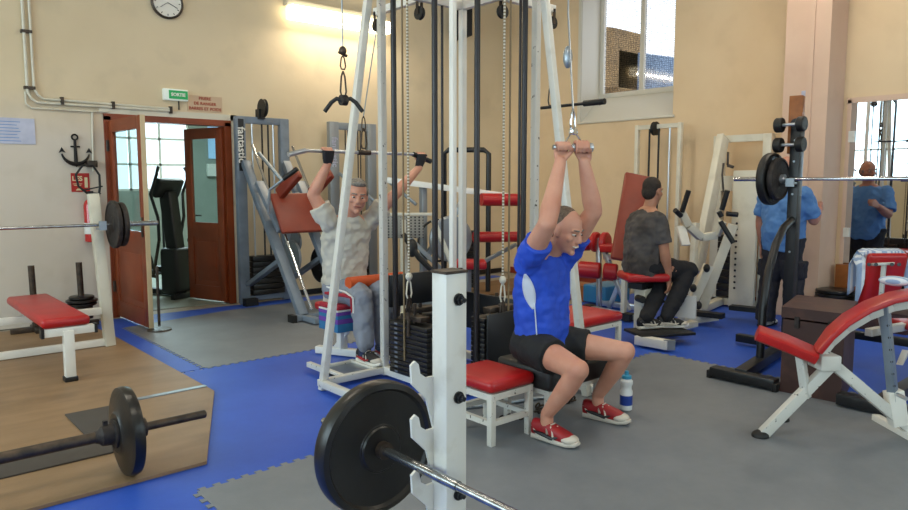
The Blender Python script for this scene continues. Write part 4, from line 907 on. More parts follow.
b = B(); b.bar(bk1 + V((.08, .08, -.02)), (8.12, 5.3, .5), .06); b.bar(bk0 + V((.05, .05, -.3)), (8.12, 5.3, 1.1), .05); b.bar(bk1 + V((.05, .05, 0)), bk1 + V((.05, .05, -.62)), .05); put('support', b, 'cream_paint', wc)
# big white press machine
pm = thing('press_machine', 'large cream chest press machine with black handles near the pillar', 'exercise machine', (7.7, 4.1, 0))
for y, w_, m_ in ((4.4, .12, 'cream_paint'), (3.8, .1, 'cream_paint')):
    b = B(); b.box((8.12, y, 1.03), (.1, w_, 2.06), bevel=.006); put('upright', b, m_, pm)
b = B(); b.b2((8.09, 3.78, 1.98), (8.15, 4.44, 2.06)); b.b2((8.07, 3.75, .02), (8.17, 4.46, .1)); b.b2((8.07, 4.1, 1.4), (8.13, 4.45, 1.58)); put('crossbeam', b, 'cream_paint', pm)
b = B(); b.box((8.02, 4.0, .83), (.06, .3, 1.62), bevel=.006); put('shroud_panel', b, 'cream_paint', pm)
b = B()
for k in range(12): b.cyl((7.99, 4.08, .25 + k * .07), (7.985, 4.08, .25 + k * .07), .014, n=10)
put('pin_holes', b, 'black_paint', pm)
for k in range(9):
    b = B(); b.box((8.12, 4.2, .15 + k * .085), (.12, .3, .078), bevel=.004); put('weight_plate', b, 'black_plate', pm)
b = B(); b.bar((8.0, 4.3, 2.04), (7.25, 4.15, .5), .16, .08, up=(0, 1, 0)); put('main_mast', b, 'cream_paint', pm)
b = B(); b.bar(at(T_(707), 7.7, .12), at(T_(735), 7.6, 1.05), .09, .1); b.bar(at(T_(692), 7.5, .1), at(T_(712), 7.5, .62), .09, .09); b.bar(at(T_(696), 7.8, .1), at(T_(697), 7.9, 1.05), .08, .06); b.bar((8.1, 4.3, .06), (6.75, 4.02, .06), .09, .08); b.bar(at(T_(692), 7.3, .06), at(T_(722), 7.5, .06), .07); put('frame', b, 'cream_paint', pm)
arm = [at(T_(682), 7.3, 1.2), at(T_(690), 7.3, 1.05), at(T_(703), 7.35, .93), at(T_(718), 7.4, .95), at(T_(724), 7.35, 1.1)]
b = B()
for p, q in zip(arm[:-1], arm[1:]): b.bar(p, q, .07, .08, bevel=.01)
put('press_arm', b, 'cream_paint', pm)
for p, q in (((683, 7.25, 1.2), (689, 7.2, 1.42)), ((682, 7.25, 1.16), (676, 7.2, 1.22)), ((723, 7.3, 1.22), (728, 7.25, 1.42)), ((728, 7.3, 1.18), (739, 7.3, 1.17)), ((722, 7.3, 1.1), (736, 7.25, .88)), ((723, 7.3, 1.15), (720, 7.3, 1.2))):
    b = B(); b.cyl(at(T_(p[0]), p[1], p[2]), at(T_(q[0]), q[1], q[2]), .026); put('grip', b, 'black_rubber', pm)
b = B(); b.tube([at(T_(724), 7.4, 1.4), at(T_(722), 7.4, 1.58), at(T_(723), 7.4, 1.7)], .01); b.bar(at(T_(727), 7.5, 1.68), at(T_(733), 7.5, 1.66), .03); b.bar(at(T_(727), 7.5, 1.68), at(T_(727), 7.5, 1.82), .02); put('adjuster', b, 'dark_steel', pm)
for a in ((697, 7.45, .38), (710, 7.4, .6), (703, 7.3, .22)):
    b = B(); c_ = at(T_(a[0]), a[1], a[2]); b.ell(c_, (.035, .035, .045)); put('knob', b, 'black_rubber', pm)
b = B(); b.box(at(T_(709), 7.35, .12), (.12, .4, .05), rz=.2); b.box(at(T_(752), 7.6, .13), (.12, .34, .05), rz=.2); put('foot_cap', b, 'black_rubber', pm)
b = B(); b.box(at(T_(690), 6.9, .28), (.04, .2, .22), rz=.3); put('side_plate', b, 'clean_white', pm); b = B(); b.bar(at(T_(682), 7.3, 1.05), at(T_(688), 7.2, .86), .1, .03); put('seat_edge', b, 'clean_white', pm)
# swivel stool of the grey shirted man and its foot deck
gs = thing('machine_seat', 'red topped machine seat with white post under the grey shirted man', 'stool', (5.95, 3.95, .02))
GP = at(T_(644), 6.85, 0)
b = B(); b.box((GP.x + .01, GP.y - .01, .59), (.42, .38, .08), rz=-.65, bevel=.03); put('pad', b, 'red_vinyl', gs)
b = B(); b.bar((GP.x, GP.y, .06), (GP.x, GP.y, .56), .09); b.box((GP.x + .02, GP.y - .02, .4), (.14, .12, .2), bevel=.01); b.bar(at(T_(645), 6.6, .06), at(T_(700), 7.15, .06), .08, .06); put('post', b, 'cream_paint', gs)
b = B(); b.cyl(at(T_(641), 6.8, .38), at(T_(646), 6.7, .38), .035); b.box((GP.x, GP.y, .5), (.2, .16, .06)); put('height_knob', b, 'black_rubber', gs)
fd = at(T_(664), 6.55, 0)
b = B(); b.box((fd.x, fd.y, .1), (.56, .34, .025), rz=-.72 + .25, bevel=.004); put('foot_deck', b, 'black_rubber', gs)
b = B(); b.bar(at(T_(641), 6.4, .06), at(T_(674), 6.18, .06), .09, .08); put('deck_beam', b, 'clean_white', gs)
b = B(); b.box(at(T_(674.5), 6.175, .06), (.03, .1, .09), rz=.8); put('end_cap', b, 'grey_metal', gs)

# ---------------------------------------------------------------- black squat stand
ss = thing('squat_stand', 'tall black squat stand post with a curved brace and wide foot', 'rack', (6.2, 2.69, .02))
b = B(); b.bar((6.27, 2.69, .05), (6.27, 2.69, 2.02), .085, .085, up=(0, 1, 0)); b.cyl((6.22, 2.69, 2.0), (6.32, 2.69, 2.0), .045); put('upright', b, 'black_paint', ss)
b = B(); b.bar((5.03, 2.22, .05), (5.03, 2.72, .05), .1, .075, bevel=.01); b.bar((5.05, 2.5, .06), (6.3, 2.69, .08), .09, .08); b.bar((6.27, 2.4, .06), (6.27, 3.15, .06), .08, .07); put('base', b, 'black_paint', ss)
b = B(); b.tube([(5.5, 2.57, .1), (5.52, 2.57, .5), (5.6, 2.58, .78), (5.78, 2.61, 1.0), (6.0, 2.65, 1.12), (6.25, 2.69, 1.18)], .032, 12); put('curved_brace', b, 'black_paint', ss)
b = B()
for z in (.9, 1.15, 1.4, 1.68, 1.86): b.cyl((6.22, 2.69, z), (6.226, 2.69, z), .009, n=10)
put('bolts', b, 'alu', ss)
b = B(); b.box((6.2, 2.69, 1.495), (.08, .07, .02)); b.box((6.165, 2.69, 1.5), (.015, .07, .07)); put('bar_hook', b, 'alu', ss)
b = B(); b.bar((5.03, 2.2, .03), (5.03, 2.23, .03), .1, .06); b.bar((5.03, 2.71, .03), (5.03, 2.74, .03), .1, .06); put('foot_cap', b, 'black_rubber', ss)
b = B(); b.bar((6.27, 1.55, .05), (6.27, 1.55, 2.02), .085, .085, up=(0, 1, 0)); b.bar((5.03, 1.3, .05), (5.03, 1.8, .05), .1, .075); b.bar((5.05, 1.55, .06), (6.3, 1.55, .08), .09, .08)
b.bar((6.27, 1.55, .25), (6.27, 2.69, .25), .07, .06); put('far_upright', b, 'black_paint', ss)
SB = 1.53
bb = thing('barbell', 'chrome barbell racked on the black squat stand', 'barbell', (6.19, 2.1, SB))
b = B(); b.cyl((6.19, 3.2, SB), (6.19, 2.83, SB), .02); b.cyl((6.19, 2.83, SB), (6.19, 1.42, SB), .0145); b.cyl((6.19, 1.42, SB), (6.19, 1.05, SB), .02); put('bar', b, 'chrome', bb)
b = B(); b.lathe((6.19, 2.745, SB), (0, 1, 0), [(0, .02), (0, .04), (.03, .04), (.03, .02)], 20); put('collar', b, 'silver', bb)
plate((6.19, 2.80, SB), (0, 1, 0), .185, .05, 'iron', 'smaller grey faced plate on the squat stand barbell next to the post')
plate((6.19, 2.865, SB), (0, 1, 0), .228, .07, 'black_rubber', 'large black bumper plate on the squat stand barbell')
b = B(); b.box((6.37, 2.75, 2.0), (.1, .11, .5), rz=.2, bevel=.006); solo('wooden_beam', b, 'oak', 'short brown wooden beam standing atop the black squat stand', 'wood')
for z, lb_ in ((1.99, 'upper of the two small black dumbbells hung on the squat stand post'), (1.82, 'lower of the two small black dumbbells hung on the squat stand post')):
    t = thing('dumbbell', lb_, 'dumbbell', (6.17, 2.72, z), group='dumbbells on the squat stand')
    b = B(); b.cyl((6.16, 2.80, z), (6.16, 2.60, z), .014); b.cyl((6.23, 2.71, z), (6.16, 2.71, z), .012); put('handle', b, 'silver', t)
    for y in (2.80, 2.615):
        b = B(); b.lathe((6.16, y - .03, z), (0, 1, 0), [(0, .02), (0, .058), (.008, .064), (.052, .064), (.06, .058), (.06, .02)], 24); put('weight', b, 'black_rubber', t)
b = B(); b.box((5.42, 2.1, .33), (.62, .52, .61), rz=-.05, bevel=.008)
# ---------------------------------------------------------------- brown box
b.bm.free()
bx = thing('wooden_box', 'scuffed dark brown wooden chest box standing behind the red curved bench', 'box', (5.42, 2.02, .0))
b = B(); b.prism([(-.01, .4), (0.02, 0), (.62, .14), (.6, .56)], (5.05, 1.8, .0), (1, 0, 0), (0, 1, 0), .53); put('body', b, 'box_brown', bx)
b = B(); b.prism([(-.02, .41), (0.015, -.01), (.63, .135), (.61, .57)], (5.05, 1.8, .545), (1, 0, 0), (0, 1, 0), .075); put('lid', b, 'box_brown', bx)
b = B(); b.box((5.05, 1.88, .52), (.03, .03, .08)); b.box((5.04, 2.1, .52), (.03, .03, .08)); b.box((5.045, 2.0, .3), (.02, .12, .03)); put('latches', b, 'iron', bx)
# ---------------------------------------------------------------- curved red bench (right foreground)
ab = thing('curved_bench', 'white framed sit up bench with curved red pad in the right foreground', 'bench', (4.3, 1.65, .0))
D0 = 4.06
def q2(px, py, D=D0, zc=None):
    """frame point of the bench plane facing the room: bearing and height"""
    fz = (255 - py) / 706.0
    h = 1.5 + D * (fz * math.cos(PITCH) - math.sin(PITCH)) / (math.cos(PITCH) + fz * math.sin(PITCH))
    return at((px - 454) / 706.0 / (math.cos(PITCH) + fz * math.sin(PITCH)), D, h)
WD = V((.6574, .7536, 0)); WP = V((.9, .43, 0)).normalized(); FT = V((.99, .13, 0)).normalized()    # width direction of the bench, away from the room's south
crv = [(757, 330), (785, 340), (815, 353), (818, 347), (830, 331), (846, 317), (868, 304), (892, 295), (925, 289), (965, 287)]
P0 = [q2(x, y) for x, y in crv]
def pad_strip(P, wid, th, m_, name):
    b = B(); rings = []
    for i, p in enumerate(P):
        d_ = (P[min(i + 1, len(P) - 1)] - P[max(i - 1, 0)]).normalized(); nrm = WP.cross(d_).normalized()
        if nrm.z < 0: nrm = -nrm
        w2 = wid * (.75 if i in (0,) else 1)
        rings.append((p, w2 / 2, th / 2, WP, nrm))
    b.loft(rings, (1, 0, 0), (0, 0, 1), 20, 4); return put(name, b, m_, ab)
pad_strip(P0[:3], .30, .07, 'red_vinyl', 'seat'); pad_strip(P0[3:], .27, .045, 'red_vinyl', 'backrest')
def under(pts, off=-.05): return [q2(x, y) + V((0, 0, off)) for x, y in pts]
U = under(crv[3:], -.055); b = B()
for p, q in zip(U[:-1], U[1:]): b.bar(p, q, .045, .05, bevel=.004)
put('curved_rail', b, 'chipped_white', ab)
W12 = WD * 0
b = B(); b.bar(q2(832, 361) + W12, q2(760, 434) + W12 * .6, .05, .06); b.bar(q2(832, 361) + W12, q2(916, 432) + W12, .06, .06); b.bar(q2(800, 352) + W12, q2(806, 395) + W12, .045); b.bar(q2(790, 345) + W12, q2(832, 361) + W12, .05)
b.box(q2(824, 358) + W12, (.12, .16, .09), rz=-.7, bevel=.01)
b.bar(q2(860, 383) + W12, q2(820, 350) + W12, .05); put('frame', b, 'chipped_white', ab)
b = B(); b.bar(q2(760, 433) - FT * .02, q2(760, 433) + FT * .39, .05, .05); put('rear_foot', b, 'chipped_white', ab)
for p in (q2(760, 433), q2(760, 433) + FT * .39):
    b = B(); b.ell(p, (.05, .05, .035)); put('foot_cap', b, 'black_rubber', ab)
b = B(); b.bar(q2(884, 300) + W12, q2(893, 398) + W12, .06, .045); put('support_post', b, 'grey_blue', ab)
b = B()
for k in range(6): b.cyl(q2(884.5 + k * 1.2, 322 + k * 12) + W12 - WD * .031, q2(884.5 + k * 1.2, 322 + k * 12) + W12 - WD * .034, .008, n=10)
put('pin_holes', b, 'black_paint', ab)
b = B(); b.bar(q2(893, 388) + W12, q2(898, 422) + W12, .07, .09); b.bar(q2(905, 432) + W12 - WD * .25, q2(905, 432) + W12 + WD * .3, .05, .05); put('post_socket', b, 'clean_white', ab)
b = B(); b.cyl(q2(893, 390) + W12 - WD * .04, q2(893, 390) + W12 - WD * .12, .012); put('locking_pin', b, 'silver', ab)
# blue cloth end at the right frame edge
b = B(); b.ell(q2(906, 281) + WD * .1, (.05, .09, .03)); solo('blue_towel', b, 'towel_striped', 'pale blue rolled towel lying on the high end of the curved bench', 'towel')
# ---------------------------------------------------------------- upright bench with striped towel
ub = thing('upright_bench', 'adjustable bench whose upright red backrest faces away beside the mirror', 'bench', (5.95, 1.8, .03))
DB = 5.45
BR = V((.7536, -.6574, 0))
cen = q2(882, 280, DB); b = B(); b.box(cen, (.31, .06, .48), rot=Matrix((BR, WD * 1.0, V((0, 0, 1)))).transposed() @ Matrix.Rotation(.22, 3, 'X'), bevel=.03); put('backrest', b, 'red_vinyl', ub)
b = B(); b.bar(q2(884, 262, DB - .1), q2(880, 305, DB - .05), .03, .03); b.bar(q2(872, 262, DB - .12), q2(894, 261, DB - .12), .02, .02); b.bar(q2(880, 305, DB), q2(886, 330, DB + .02), .05); put('support_bracket', b, 'chipped_white', ub)
b = B()
for x in (869, 876, 892, 899): b.cyl(q2(x, 262, DB - .13), q2(x, 262, DB - .16), .014, n=10)
put('bolts', b, 'black_paint', ub)
b = B(); b.bar(q2(868, 330, DB + .1), q2(915, 322, DB + .35), .06); b.bar(q2(886, 325, DB), q2(893, 393, DB), .05); b.bar(q2(880, 392, DB), q2(915, 392, DB), .06, .05); b.bar(q2(893, 380, DB), q2(905, 350, DB + .6), .05); put('frame', b, 'chipped_white', ub)
b = B(); b.box(q2(915, 322, DB + .35), (.3, .3, .06), rz=-.7, bevel=.025); put('seat', b, 'red_vinyl', ub)
b = B(); b.box(q2(878, 393, DB), (.08, .08, .05)); put('foot_cap', b, 'black_rubber', ub)
# towel: cloth strip draped over the top edge of the backrest
def cloth(rows, th, name, m_, label, cat):
    b = B(); bm = b.bm; vs = [[bm.verts.new(p) for p in r] for r in rows]
    for i in range(len(vs) - 1):
        for j in range(len(vs[0]) - 1): bm.faces.new((vs[i][j], vs[i][j + 1], vs[i + 1][j + 1], vs[i + 1][j]))
    return solo(name, None, m_, label, cat, me=thick(b, th))
rows = []
top = cen + V((0, 0, .24)) + WD * .05
for i in range(13):
    u_ = i / 12; rr = []
    for j in range(17):
        s_ = (j / 16 - .5) * .56; ex_ = max(0, abs(s_) - .15)
        droop = ex_ * 2.6
        if u_ < .5: off = -WD * (.06 + .02 * math.sin(j * .9)); zz = -(.5 - u_) * 2 * (.09 + droop * .9)
        else: off = WD * .05; zz = -(u_ - .5) * 2 * .3
        if .42 < u_ < .58: off = -WD * .05 * (1 - (u_ - .42) / .08)
        rr.append(top + BR * (s_ * (1 - .25 * (ex_ > .05))) + off + V((0, 0, zz - ex_ * .6 + .02)))
    rows.append(rr)
cloth(rows, .008, 'striped_towel', 'towel_striped', 'white and blue striped towel draped over the upright red backrest', 'towel')
# plates stacked by the pillar on a low shelf, wooden crate
b = B(); b.prism([(-.22, -.52), (.22, -.52), (.22, .5), (-.22, .5)], (8.1, 2.75, -.004), (1, 0, 0), (0, 1, 0), .2); solo('low_shelf', b, 'box_brown', 'low dark wooden plinth between the pillar and the mirror', 'shelf')
for k in range(4):
    c_ = V((8.07, 2.98, .198 + k * .04))
    b = B(); b.lathe(c_, (0, 0, 1), [(0, .03), (0, .2 - .006 * k), (.006, .21 - .006 * k), (.03, .21 - .006 * k), (.036, .2 - .006 * k), (.036, .03)], 36)
    solo('weight_plate', b, 'black_plate', ('lowest', 'second from bottom', 'third from bottom', 'top')[k] + ' plate of the flat black pile beside the pillar', 'weight plate', group='plates piled beside the pillar')
for k in range(6):
    c_ = V((8.0, 2.58, .198 + k * .045))
    b = B(); b.lathe(c_, (0, 0, 1), [(0, .03), (0, .15), (.006, .16), (.036, .16), (.042, .15), (.042, .03)], 36)
    solo('weight_plate', b, 'black_plate', 'plate %s of the taller black pile in front of the mirror' % ('at the bottom', 'just above the bottom', 'third up', 'third from the top', 'just below the top', 'on top')[k], 'weight plate', group='plates piled in front of the mirror')
b = B(); b.box((8.34, 2.95, .4), (.08, .26, .4), bevel=.005); solo('wooden_crate', b, 'oak', 'orange brown wooden board standing behind the flat plate pile', 'crate')
# ---------------------------------------------------------------- people
UP = V((0, 0, 1))
def nrm(v): return V(v).normalized()
def head_shapes(b, c, f, u, s=1.0):
    """skull, jaw, nose, brow, lips, chin, ears around head centre c"""
    f = nrm(f); u = nrm(V(u) - f * V(u).dot(f)); r = f.cross(u); R = Matrix((r, f, u)).transposed()
    P = lambda x, y, z: c + (r * x + f * y + u * z) * s
    b.ell(P(0, -.012, .03), (.074 * s, .092 * s, .092 * s), R, 24, 16)
    b.ell(P(0, .01, -.03), (.067 * s, .074 * s, .078 * s), R, 24, 14)
    b.ell(P(0, .03, -.078), (.046 * s, .044 * s, .036 * s), R)
    b.cap(P(0, .08, .012), P(0, .097, -.026), .009 * s, .014 * s); b.ell(P(-.011, .094, -.034), (.009 * s,) * 3); b.ell(P(.011, .094, -.034), (.009 * s,) * 3)
    for q in (-1, 1):
        b.cap(P(.014 * q, .082, .026), P(.048 * q, .068, .024), .007 * s, .006 * s)     # brow ridge
        b.ell(P(.042 * q, .055, -.022), (.02 * s, .02 * s, .02 * s))                     # cheek
        b.ell(P(.076 * q, -.008, -.005), (.009 * s, .02 * s, .032 * s), R)              # ear
    b.cap(P(-.02, .078, -.056), P(.02, .078, -.056), .008 * s, .008 * s); b.cap(P(-.017, .076, -.068), P(.017, .076, -.068), .008 * s, .008 * s)
    b.ell(P(0, .066, -.1), (.02 * s, .018 * s, .018 * s))
    return P, R
def face_bits(P, R, s, par, lid=.5, smile=False, brows='hair_grey'):
    for q in (-1, 1):
        b = B(); b.ell(P(.031 * q, .071, .004), (.0125 * s, .0115 * s, .0055 * s), R); e_ = put('eye', b, 'eye_white', par)
        b = B(); b.ell(P(.031 * q, .0815, .003), (.006 * s, .0035 * s, .005 * s), R); put('pupil', b, 'eye_dark', e_)
    for q in (-1, 1): b = B(); b.cap(P(.016 * q, .085, .028), P(.046 * q, .074, .03), .0045 * s, .0035 * s); put('eyebrow', b, brows, par)
    b = B(); b.tube([P(-.026, .079, -.058 if smile else -.064), P(-.012, .0875, -.062), P(.012, .0875, -.062), P(.026, .079, -.058 if smile else -.064)], [.003 * s, .0045 * s, .0045 * s, .003 * s], 8); put('mouth', b, 'tooth' if smile else 'lip', par)
def grip(b, bp, a, wrist, r=.016, s=1.0, flip=1):
    """hand closed round a bar through bp along a, arriving from wrist"""
    a = nrm(a); d = V(bp) - V(wrist); d = nrm(d - a * d.dot(a)); n = a.cross(d) * flip
    R_ = (r + .011) * s; w0 = V(wrist)
    kn = bp + n * (R_ + .004)
    Rm = Matrix((a, d, n)).transposed()
    mid = (w0 + kn) / 2 + n * .006
    b.loft([(w0, .026 * s, .019 * s), (w0 + (kn - w0) * .4, .037 * s, .017 * s), (kn - d * .004, .043 * s, .015 * s), (kn + d * .012, .041 * s, .012 * s)], a, n, 20, 3)
    for i in range(4):
        off = a * (i - 1.5) * .0215 * s; L = (1.0, 1.08, 1.03, .9)[i]
        pts = [kn + off - d * .01]
        for th in (25, 75, 125, 175, 175 + 45 * L):
            t = math.radians(th); pts.append(bp + off + (n * math.cos(t) + d * math.sin(t)) * R_)
        b.limb(pts, [.0105 * s, .0102 * s, .0098 * s, .0092 * s, .0086 * s, .008 * s], 10)
    tp = [w0 + a * .03 * s + d * .02 * s + n * .004, bp + a * .052 * s - d * .02 + n * .0, bp + a * .045 * s - n * R_ * .75 - d * .012, bp + a * .02 * s - n * (R_ + .004) + d * .006]
    b.limb(tp, [.0135 * s, .012 * s, .0105 * s, .009 * s], 10)
def relaxed(b, wrist, d, palm, thumb_side, s=1.0):
    """open relaxed hand hanging from wrist along d, palm facing palm"""
    d = nrm(d); n = nrm(V(palm) - d * V(palm).dot(d)); a = nrm(V(thumb_side) - d * V(thumb_side).dot(d) - n * V(thumb_side).dot(n)); w0 = V(wrist)
    kn = w0 + d * .095 * s
    b.loft([(w0, .025 * s, .018 * s), (w0 + d * .04 * s, .036 * s, .016 * s), (kn, .041 * s, .013 * s)], a, n, 20, 3)
    for i in range(4):
        off = a * (1.5 - i) * .021 * s; L = (.92, 1.0, .95, .78)[i] * s; p0 = kn + off - d * .008
        p1 = p0 + d * .042 * L + n * .006; p2 = p1 + (d * .8 + n * .6) * .028 * L; p3 = p2 + (d * .45 + n * .9) * .022 * L
        b.limb([p0, p1, p2, p3], [.0102 * s, .0095 * s, .0088 * s, .008 * s], 10)
    t0 = w0 + d * .03 * s + a * .026 * s; t1 = t0 + (d * .7 + a * .6 + n * .3) * .042 * s; t2 = t1 + (d * .9 + a * .1 + n * .35) * .03 * s
    b.limb([t0, t1, t2], [.0135 * s, .0118 * s, .0098 * s], 10)
def shoe(t, ankle, f, m_up, m_side, m_sole, z0, s=1.0, par=None, tilt=0):
    """athletic shoe under ankle pointing along f with sole at z0"""
    f = nrm(V((f[0], f[1], 0))); r = f.cross(UP); hx = V((ankle[0], ankle[1], z0)) - f * .055 * s
    Q = lambda y, z: hx + f * y * s + UP * z * s
    b = B(); b.loft([(Q(-.03, .016), .02 * s, .012 * s), (Q(-.022, .018), .034 * s, .018 * s), (Q(.05, .018), .037 * s, .018 * s), (Q(.14, .016), .043 * s, .016 * s), (Q(.2, .017), .044 * s, .015 * s), (Q(.243, .024), .032 * s, .014 * s), (Q(.258, .03), .014 * s, .008 * s)], r, UP, 24, 3.2)
    so = put('shoe_sole', b, m_sole, t)
    b = B(); b.loft([(Q(-.03, .05), .02 * s, .03 * s), (Q(-.02, .06), .034 * s, .048 * s), (Q(.03, .062), .037 * s, .046 * s), (Q(.075, .062), .038 * s, .046 * s), (Q(.12, .056), .042 * s, .04 * s), (Q(.18, .046), .044 * s, .031 * s), (Q(.225, .038), .034 * s, .02 * s), (Q(.248, .034), .018 * s, .01 * s)], r, UP, 26, 2.5)
    b.cap(Q(.0, .06), Q(.0, .07), .038 * s, .038 * s); b.cap(Q(-.015, .06), Q(-.022, .09), .018 * s, .014 * s)
    me = remeshed(b, .006, 4); sh = put('shoe', None, m_up, t, me=me)
    b = B()
    for q in (-1, 1):
        b.tube([Q(.005, .05) + r * .041 * s * q, Q(.06, .046) + r * .043 * s * q, Q(.12, .036) + r * .045 * s * q, Q(.165, .052) + r * .036 * s * q], [.006 * s, .011 * s, .010 * s, .004 * s], 8)
    put('side_stripe', b, m_side, sh)
    b = B(); b.ell(Q(.2, .04), (.05 * s, .05 * s, .024 * s))
    for q in (-1, 1): b.tube([Q(-.02, .075) + r * .028 * s * q, Q(.03, .03) + r * .04 * s * q, Q(.1, .028) + r * .043 * s * q], [.004 * s, .008 * s, .006 * s], 8); b.tube([Q(.13, .03) + r * .045 * s * q, Q(.12, .065) + r * .036 * s * q, Q(.1, .09) + r * .024 * s * q], .007 * s, 8); b.tube([Q(.09, .05) + r * .04 * s, Q(.07, .1) + r * .02 * s], .008 * s, 8); b.tube([Q(.09, .05) - r * .04 * s, Q(.07, .1) - r * .02 * s], .008 * s, 8)
    for k in range(5):
        y = .075 + k * .022; z = .108 - k * .011; b.tube([Q(y, z) - r * .022 * s, Q(y + .008, z + .006), Q(y, z) + r * .022 * s], .004 * s, 6)
    put('toe_cap_and_laces', b, 'shoe_cream' if m_sole != 'shoe_black' else 'clean_white', sh)
    b = B(); b.prism([(-.024 * s, 0), (.024 * s, 0), (.019 * s, .05 * s), (-.019 * s, .05 * s)], Q(.068, .085), r, (UP * .9 - f * .35), .008); put('tongue', b, m_up, sh)
    return sh
def leg(b, hip, knee, ank, s=1.0, thick=1.0):
    hip, knee, ank = V(hip), V(knee), V(ank); k = thick * s
    m1 = hip.lerp(knee, .45); calf = knee.lerp(ank, .3)
    b.limb([hip, m1, knee], [.092 * k, .08 * k, .058 * k], 20)
    back = nrm((hip + ank) / 2 - knee); b.ell(knee - back * .012, (.05 * k, .05 * k, .055 * k))
    b.limb([knee, calf + back * .012, ank + UP * .06, ank], [.055 * k, .057 * k, .036 * k, .037 * k], 20)
def arm(b, sh, el, wr, s=1.0):
    sh, el, wr = V(sh), V(el), V(wr); m = sh.lerp(el, .5); fm = el.lerp(wr, .25)
    b.limb([sh, m, el], [.062 * s, .056 * s, .046 * s], 16); b.limb([el, fm, wr.lerp(el, .12), wr], [.046 * s, .049 * s, .033 * s, .03 * s], 16)
def foot(b, ank, f, z0, s=1.0):
    f = nrm((f[0], f[1], 0)); a = V(ank); z = V((0, 0, 1)); h = V((a.x, a.y, z0))
    b.limb([a, h + z * .05 * s + f * .03 * s, h + z * .04 * s + f * .13 * s], [.036 * s, .032 * s, .022 * s], 12)
def sleeve(b, sh, el, t, r0, r1):
    sh, el = V(sh), V(el); e = sh.lerp(el, t); b.tube([sh.lerp(el, -.12), sh.lerp(el, t * .5), e], [r0 * .92, (r0 + r1) / 2, r1], 20); b.ell(sh, (r0 * .95,) * 3)
def torso(b, pel, chest, neck, r, f, s=1.0, grow=0, belly=0, low=0, hs=.17, z=1.0):
    pel, chest, neck = V(pel), V(chest), V(neck); up1 = nrm(chest - pel); up2 = nrm(neck - chest)
    g = grow
    R_ = [(pel - up1 * (.09 + low) * s, .145 * s + g, .11 * s + g), (pel, .165 * s + g, .125 * s + g + belly * .4), (pel.lerp(chest, .35), .155 * s + g, (.115 * s + g) + belly), (pel.lerp(chest, .75), .168 * s + g, .118 * s + g + belly * .5),
          (chest.lerp(neck, .25), .182 * s + g, .12 * s + g), (chest.lerp(neck, .62), (hs + .0) * s + g, .1 * s + g), (chest.lerp(neck, .88), .11 * s + g, .075 * s + g), (neck, .062 * s + g * .6, .06 * s + g * .6)]
    b.loft(R_, r, f, 30, 2.3)

# ---- blue shirted man on the black bench
f = V((0.04, -1, 0)).normalized(); r = f.cross(UP); S = 1.0
pm_ = V((3.215, 2.86, .53)); ch = V((3.2, 2.86, .86)); nk = V((3.2, 2.83, 1.10)); hc = V((3.235, 2.70, 1.215))
man = thing('person', 'seated man in bright blue sports shirt and black shorts pulling a handle overhead', 'person', (3.2, 2.7, .0))
Rs, Ls = V((3.04, 2.83, 1.03)), V((3.37, 2.83, 1.04)); Re, Le = V((2.95, 2.60, 1.27)), V((3.36, 2.60, 1.33))
hd = V((.85, -.52, 0)).normalized(); hR, hL = HB - hd * .062, HB + hd * .048
Rw, Lw = hR + V((-.02, .0, -.085)), hL + V((.03, .0, -.085))
b = B(); torso(b, pm_, ch, nk, r, f, S, 0, .02)
leg(b, pm_ + V((-.09, -.0, -.02)), (3.02, 2.42, .47), (3.035, 2.655, .10), S, 1.04); leg(b, pm_ + V((.09, .0, -.02)), (3.50, 2.455, .49), (3.56, 2.69, .10), S, 1.04)
foot(b, (3.035, 2.655, .11), (.12, -1, 0), .0, .9); foot(b, (3.56, 2.69, .11), (.25, -1, 0), .0, .9)
arm(b, Rs, Re, Rw, 1.14); arm(b, Ls, Le, Lw, 1.14); grip(b, hR, hd, Rw, .016, 1.05, -1); grip(b, hL, hd, Lw, .022, 1.05, -1)
b.cap(nk - UP * .05, hc + V((0, .02, -.04)), .062, .056)
P, R = head_shapes(b, hc, V((.12, -1, -.3)), UP, 1.1)
put('body', None, 'skin_a', man, me=remeshed(b, .0055, 8))
face_bits(P, R, 1.1, man, smile=True, brows='hair_grey')
b = B(); b.ell(P(0, -.03, .045), (.078 * 1.06, .09 * 1.06, .088 * 1.06), R); b.ell(P(0, -.06, -.0), (.074, .062, .07), R); put('hair', None, 'hair_short', man, me=remeshed(b, .007, 3))
b = B(); torso(b, pm_, ch, nk - UP * .03, r, f, S, .016, .02, .02); sleeve(b, Rs, Re, .55, .085, .084); sleeve(b, Ls, Le, .5, .085, .084)
sh = put('shirt', None, 'shirt_blue', man, me=remeshed(b, .008, 5, folds=.03))
# white side panels and piping of the shirt
def patch(name, m_, parent, pts, tri, off=.004):
    """cloth patch: project outline points onto the shirt surface"""
    me_ = parent.data; from mathutils.bvhtree import BVHTree
    inv = INV[parent.name]; fw = inv.inverted(); bv = BVHTree.FromPolygons([fw @ v.co for v in me_.vertices], [tuple(p.vertices) for p in me_.polygons])
    b = B(); rows = []
    for row in pts:
        rr = []
        for p, d in row:
            h = bv.ray_cast(V(p) - V(d).normalized() * .6, V(d).normalized()); q = (h[0] - V(d).normalized() * off) if h[0] else None; rr.append(q)
        rows.append(rr)
    for i in range(len(rows) - 1):
        for j in range(len(rows[0]) - 1):
            q = (rows[i][j], rows[i][j + 1], rows[i + 1][j + 1], rows[i + 1][j])
            if all(q): b.quad(*q)
    bmesh.ops.remove_doubles(b.bm, verts=b.bm.verts, dist=.0004)
    return put(name, None, m_, parent, me=thick(b, .003))
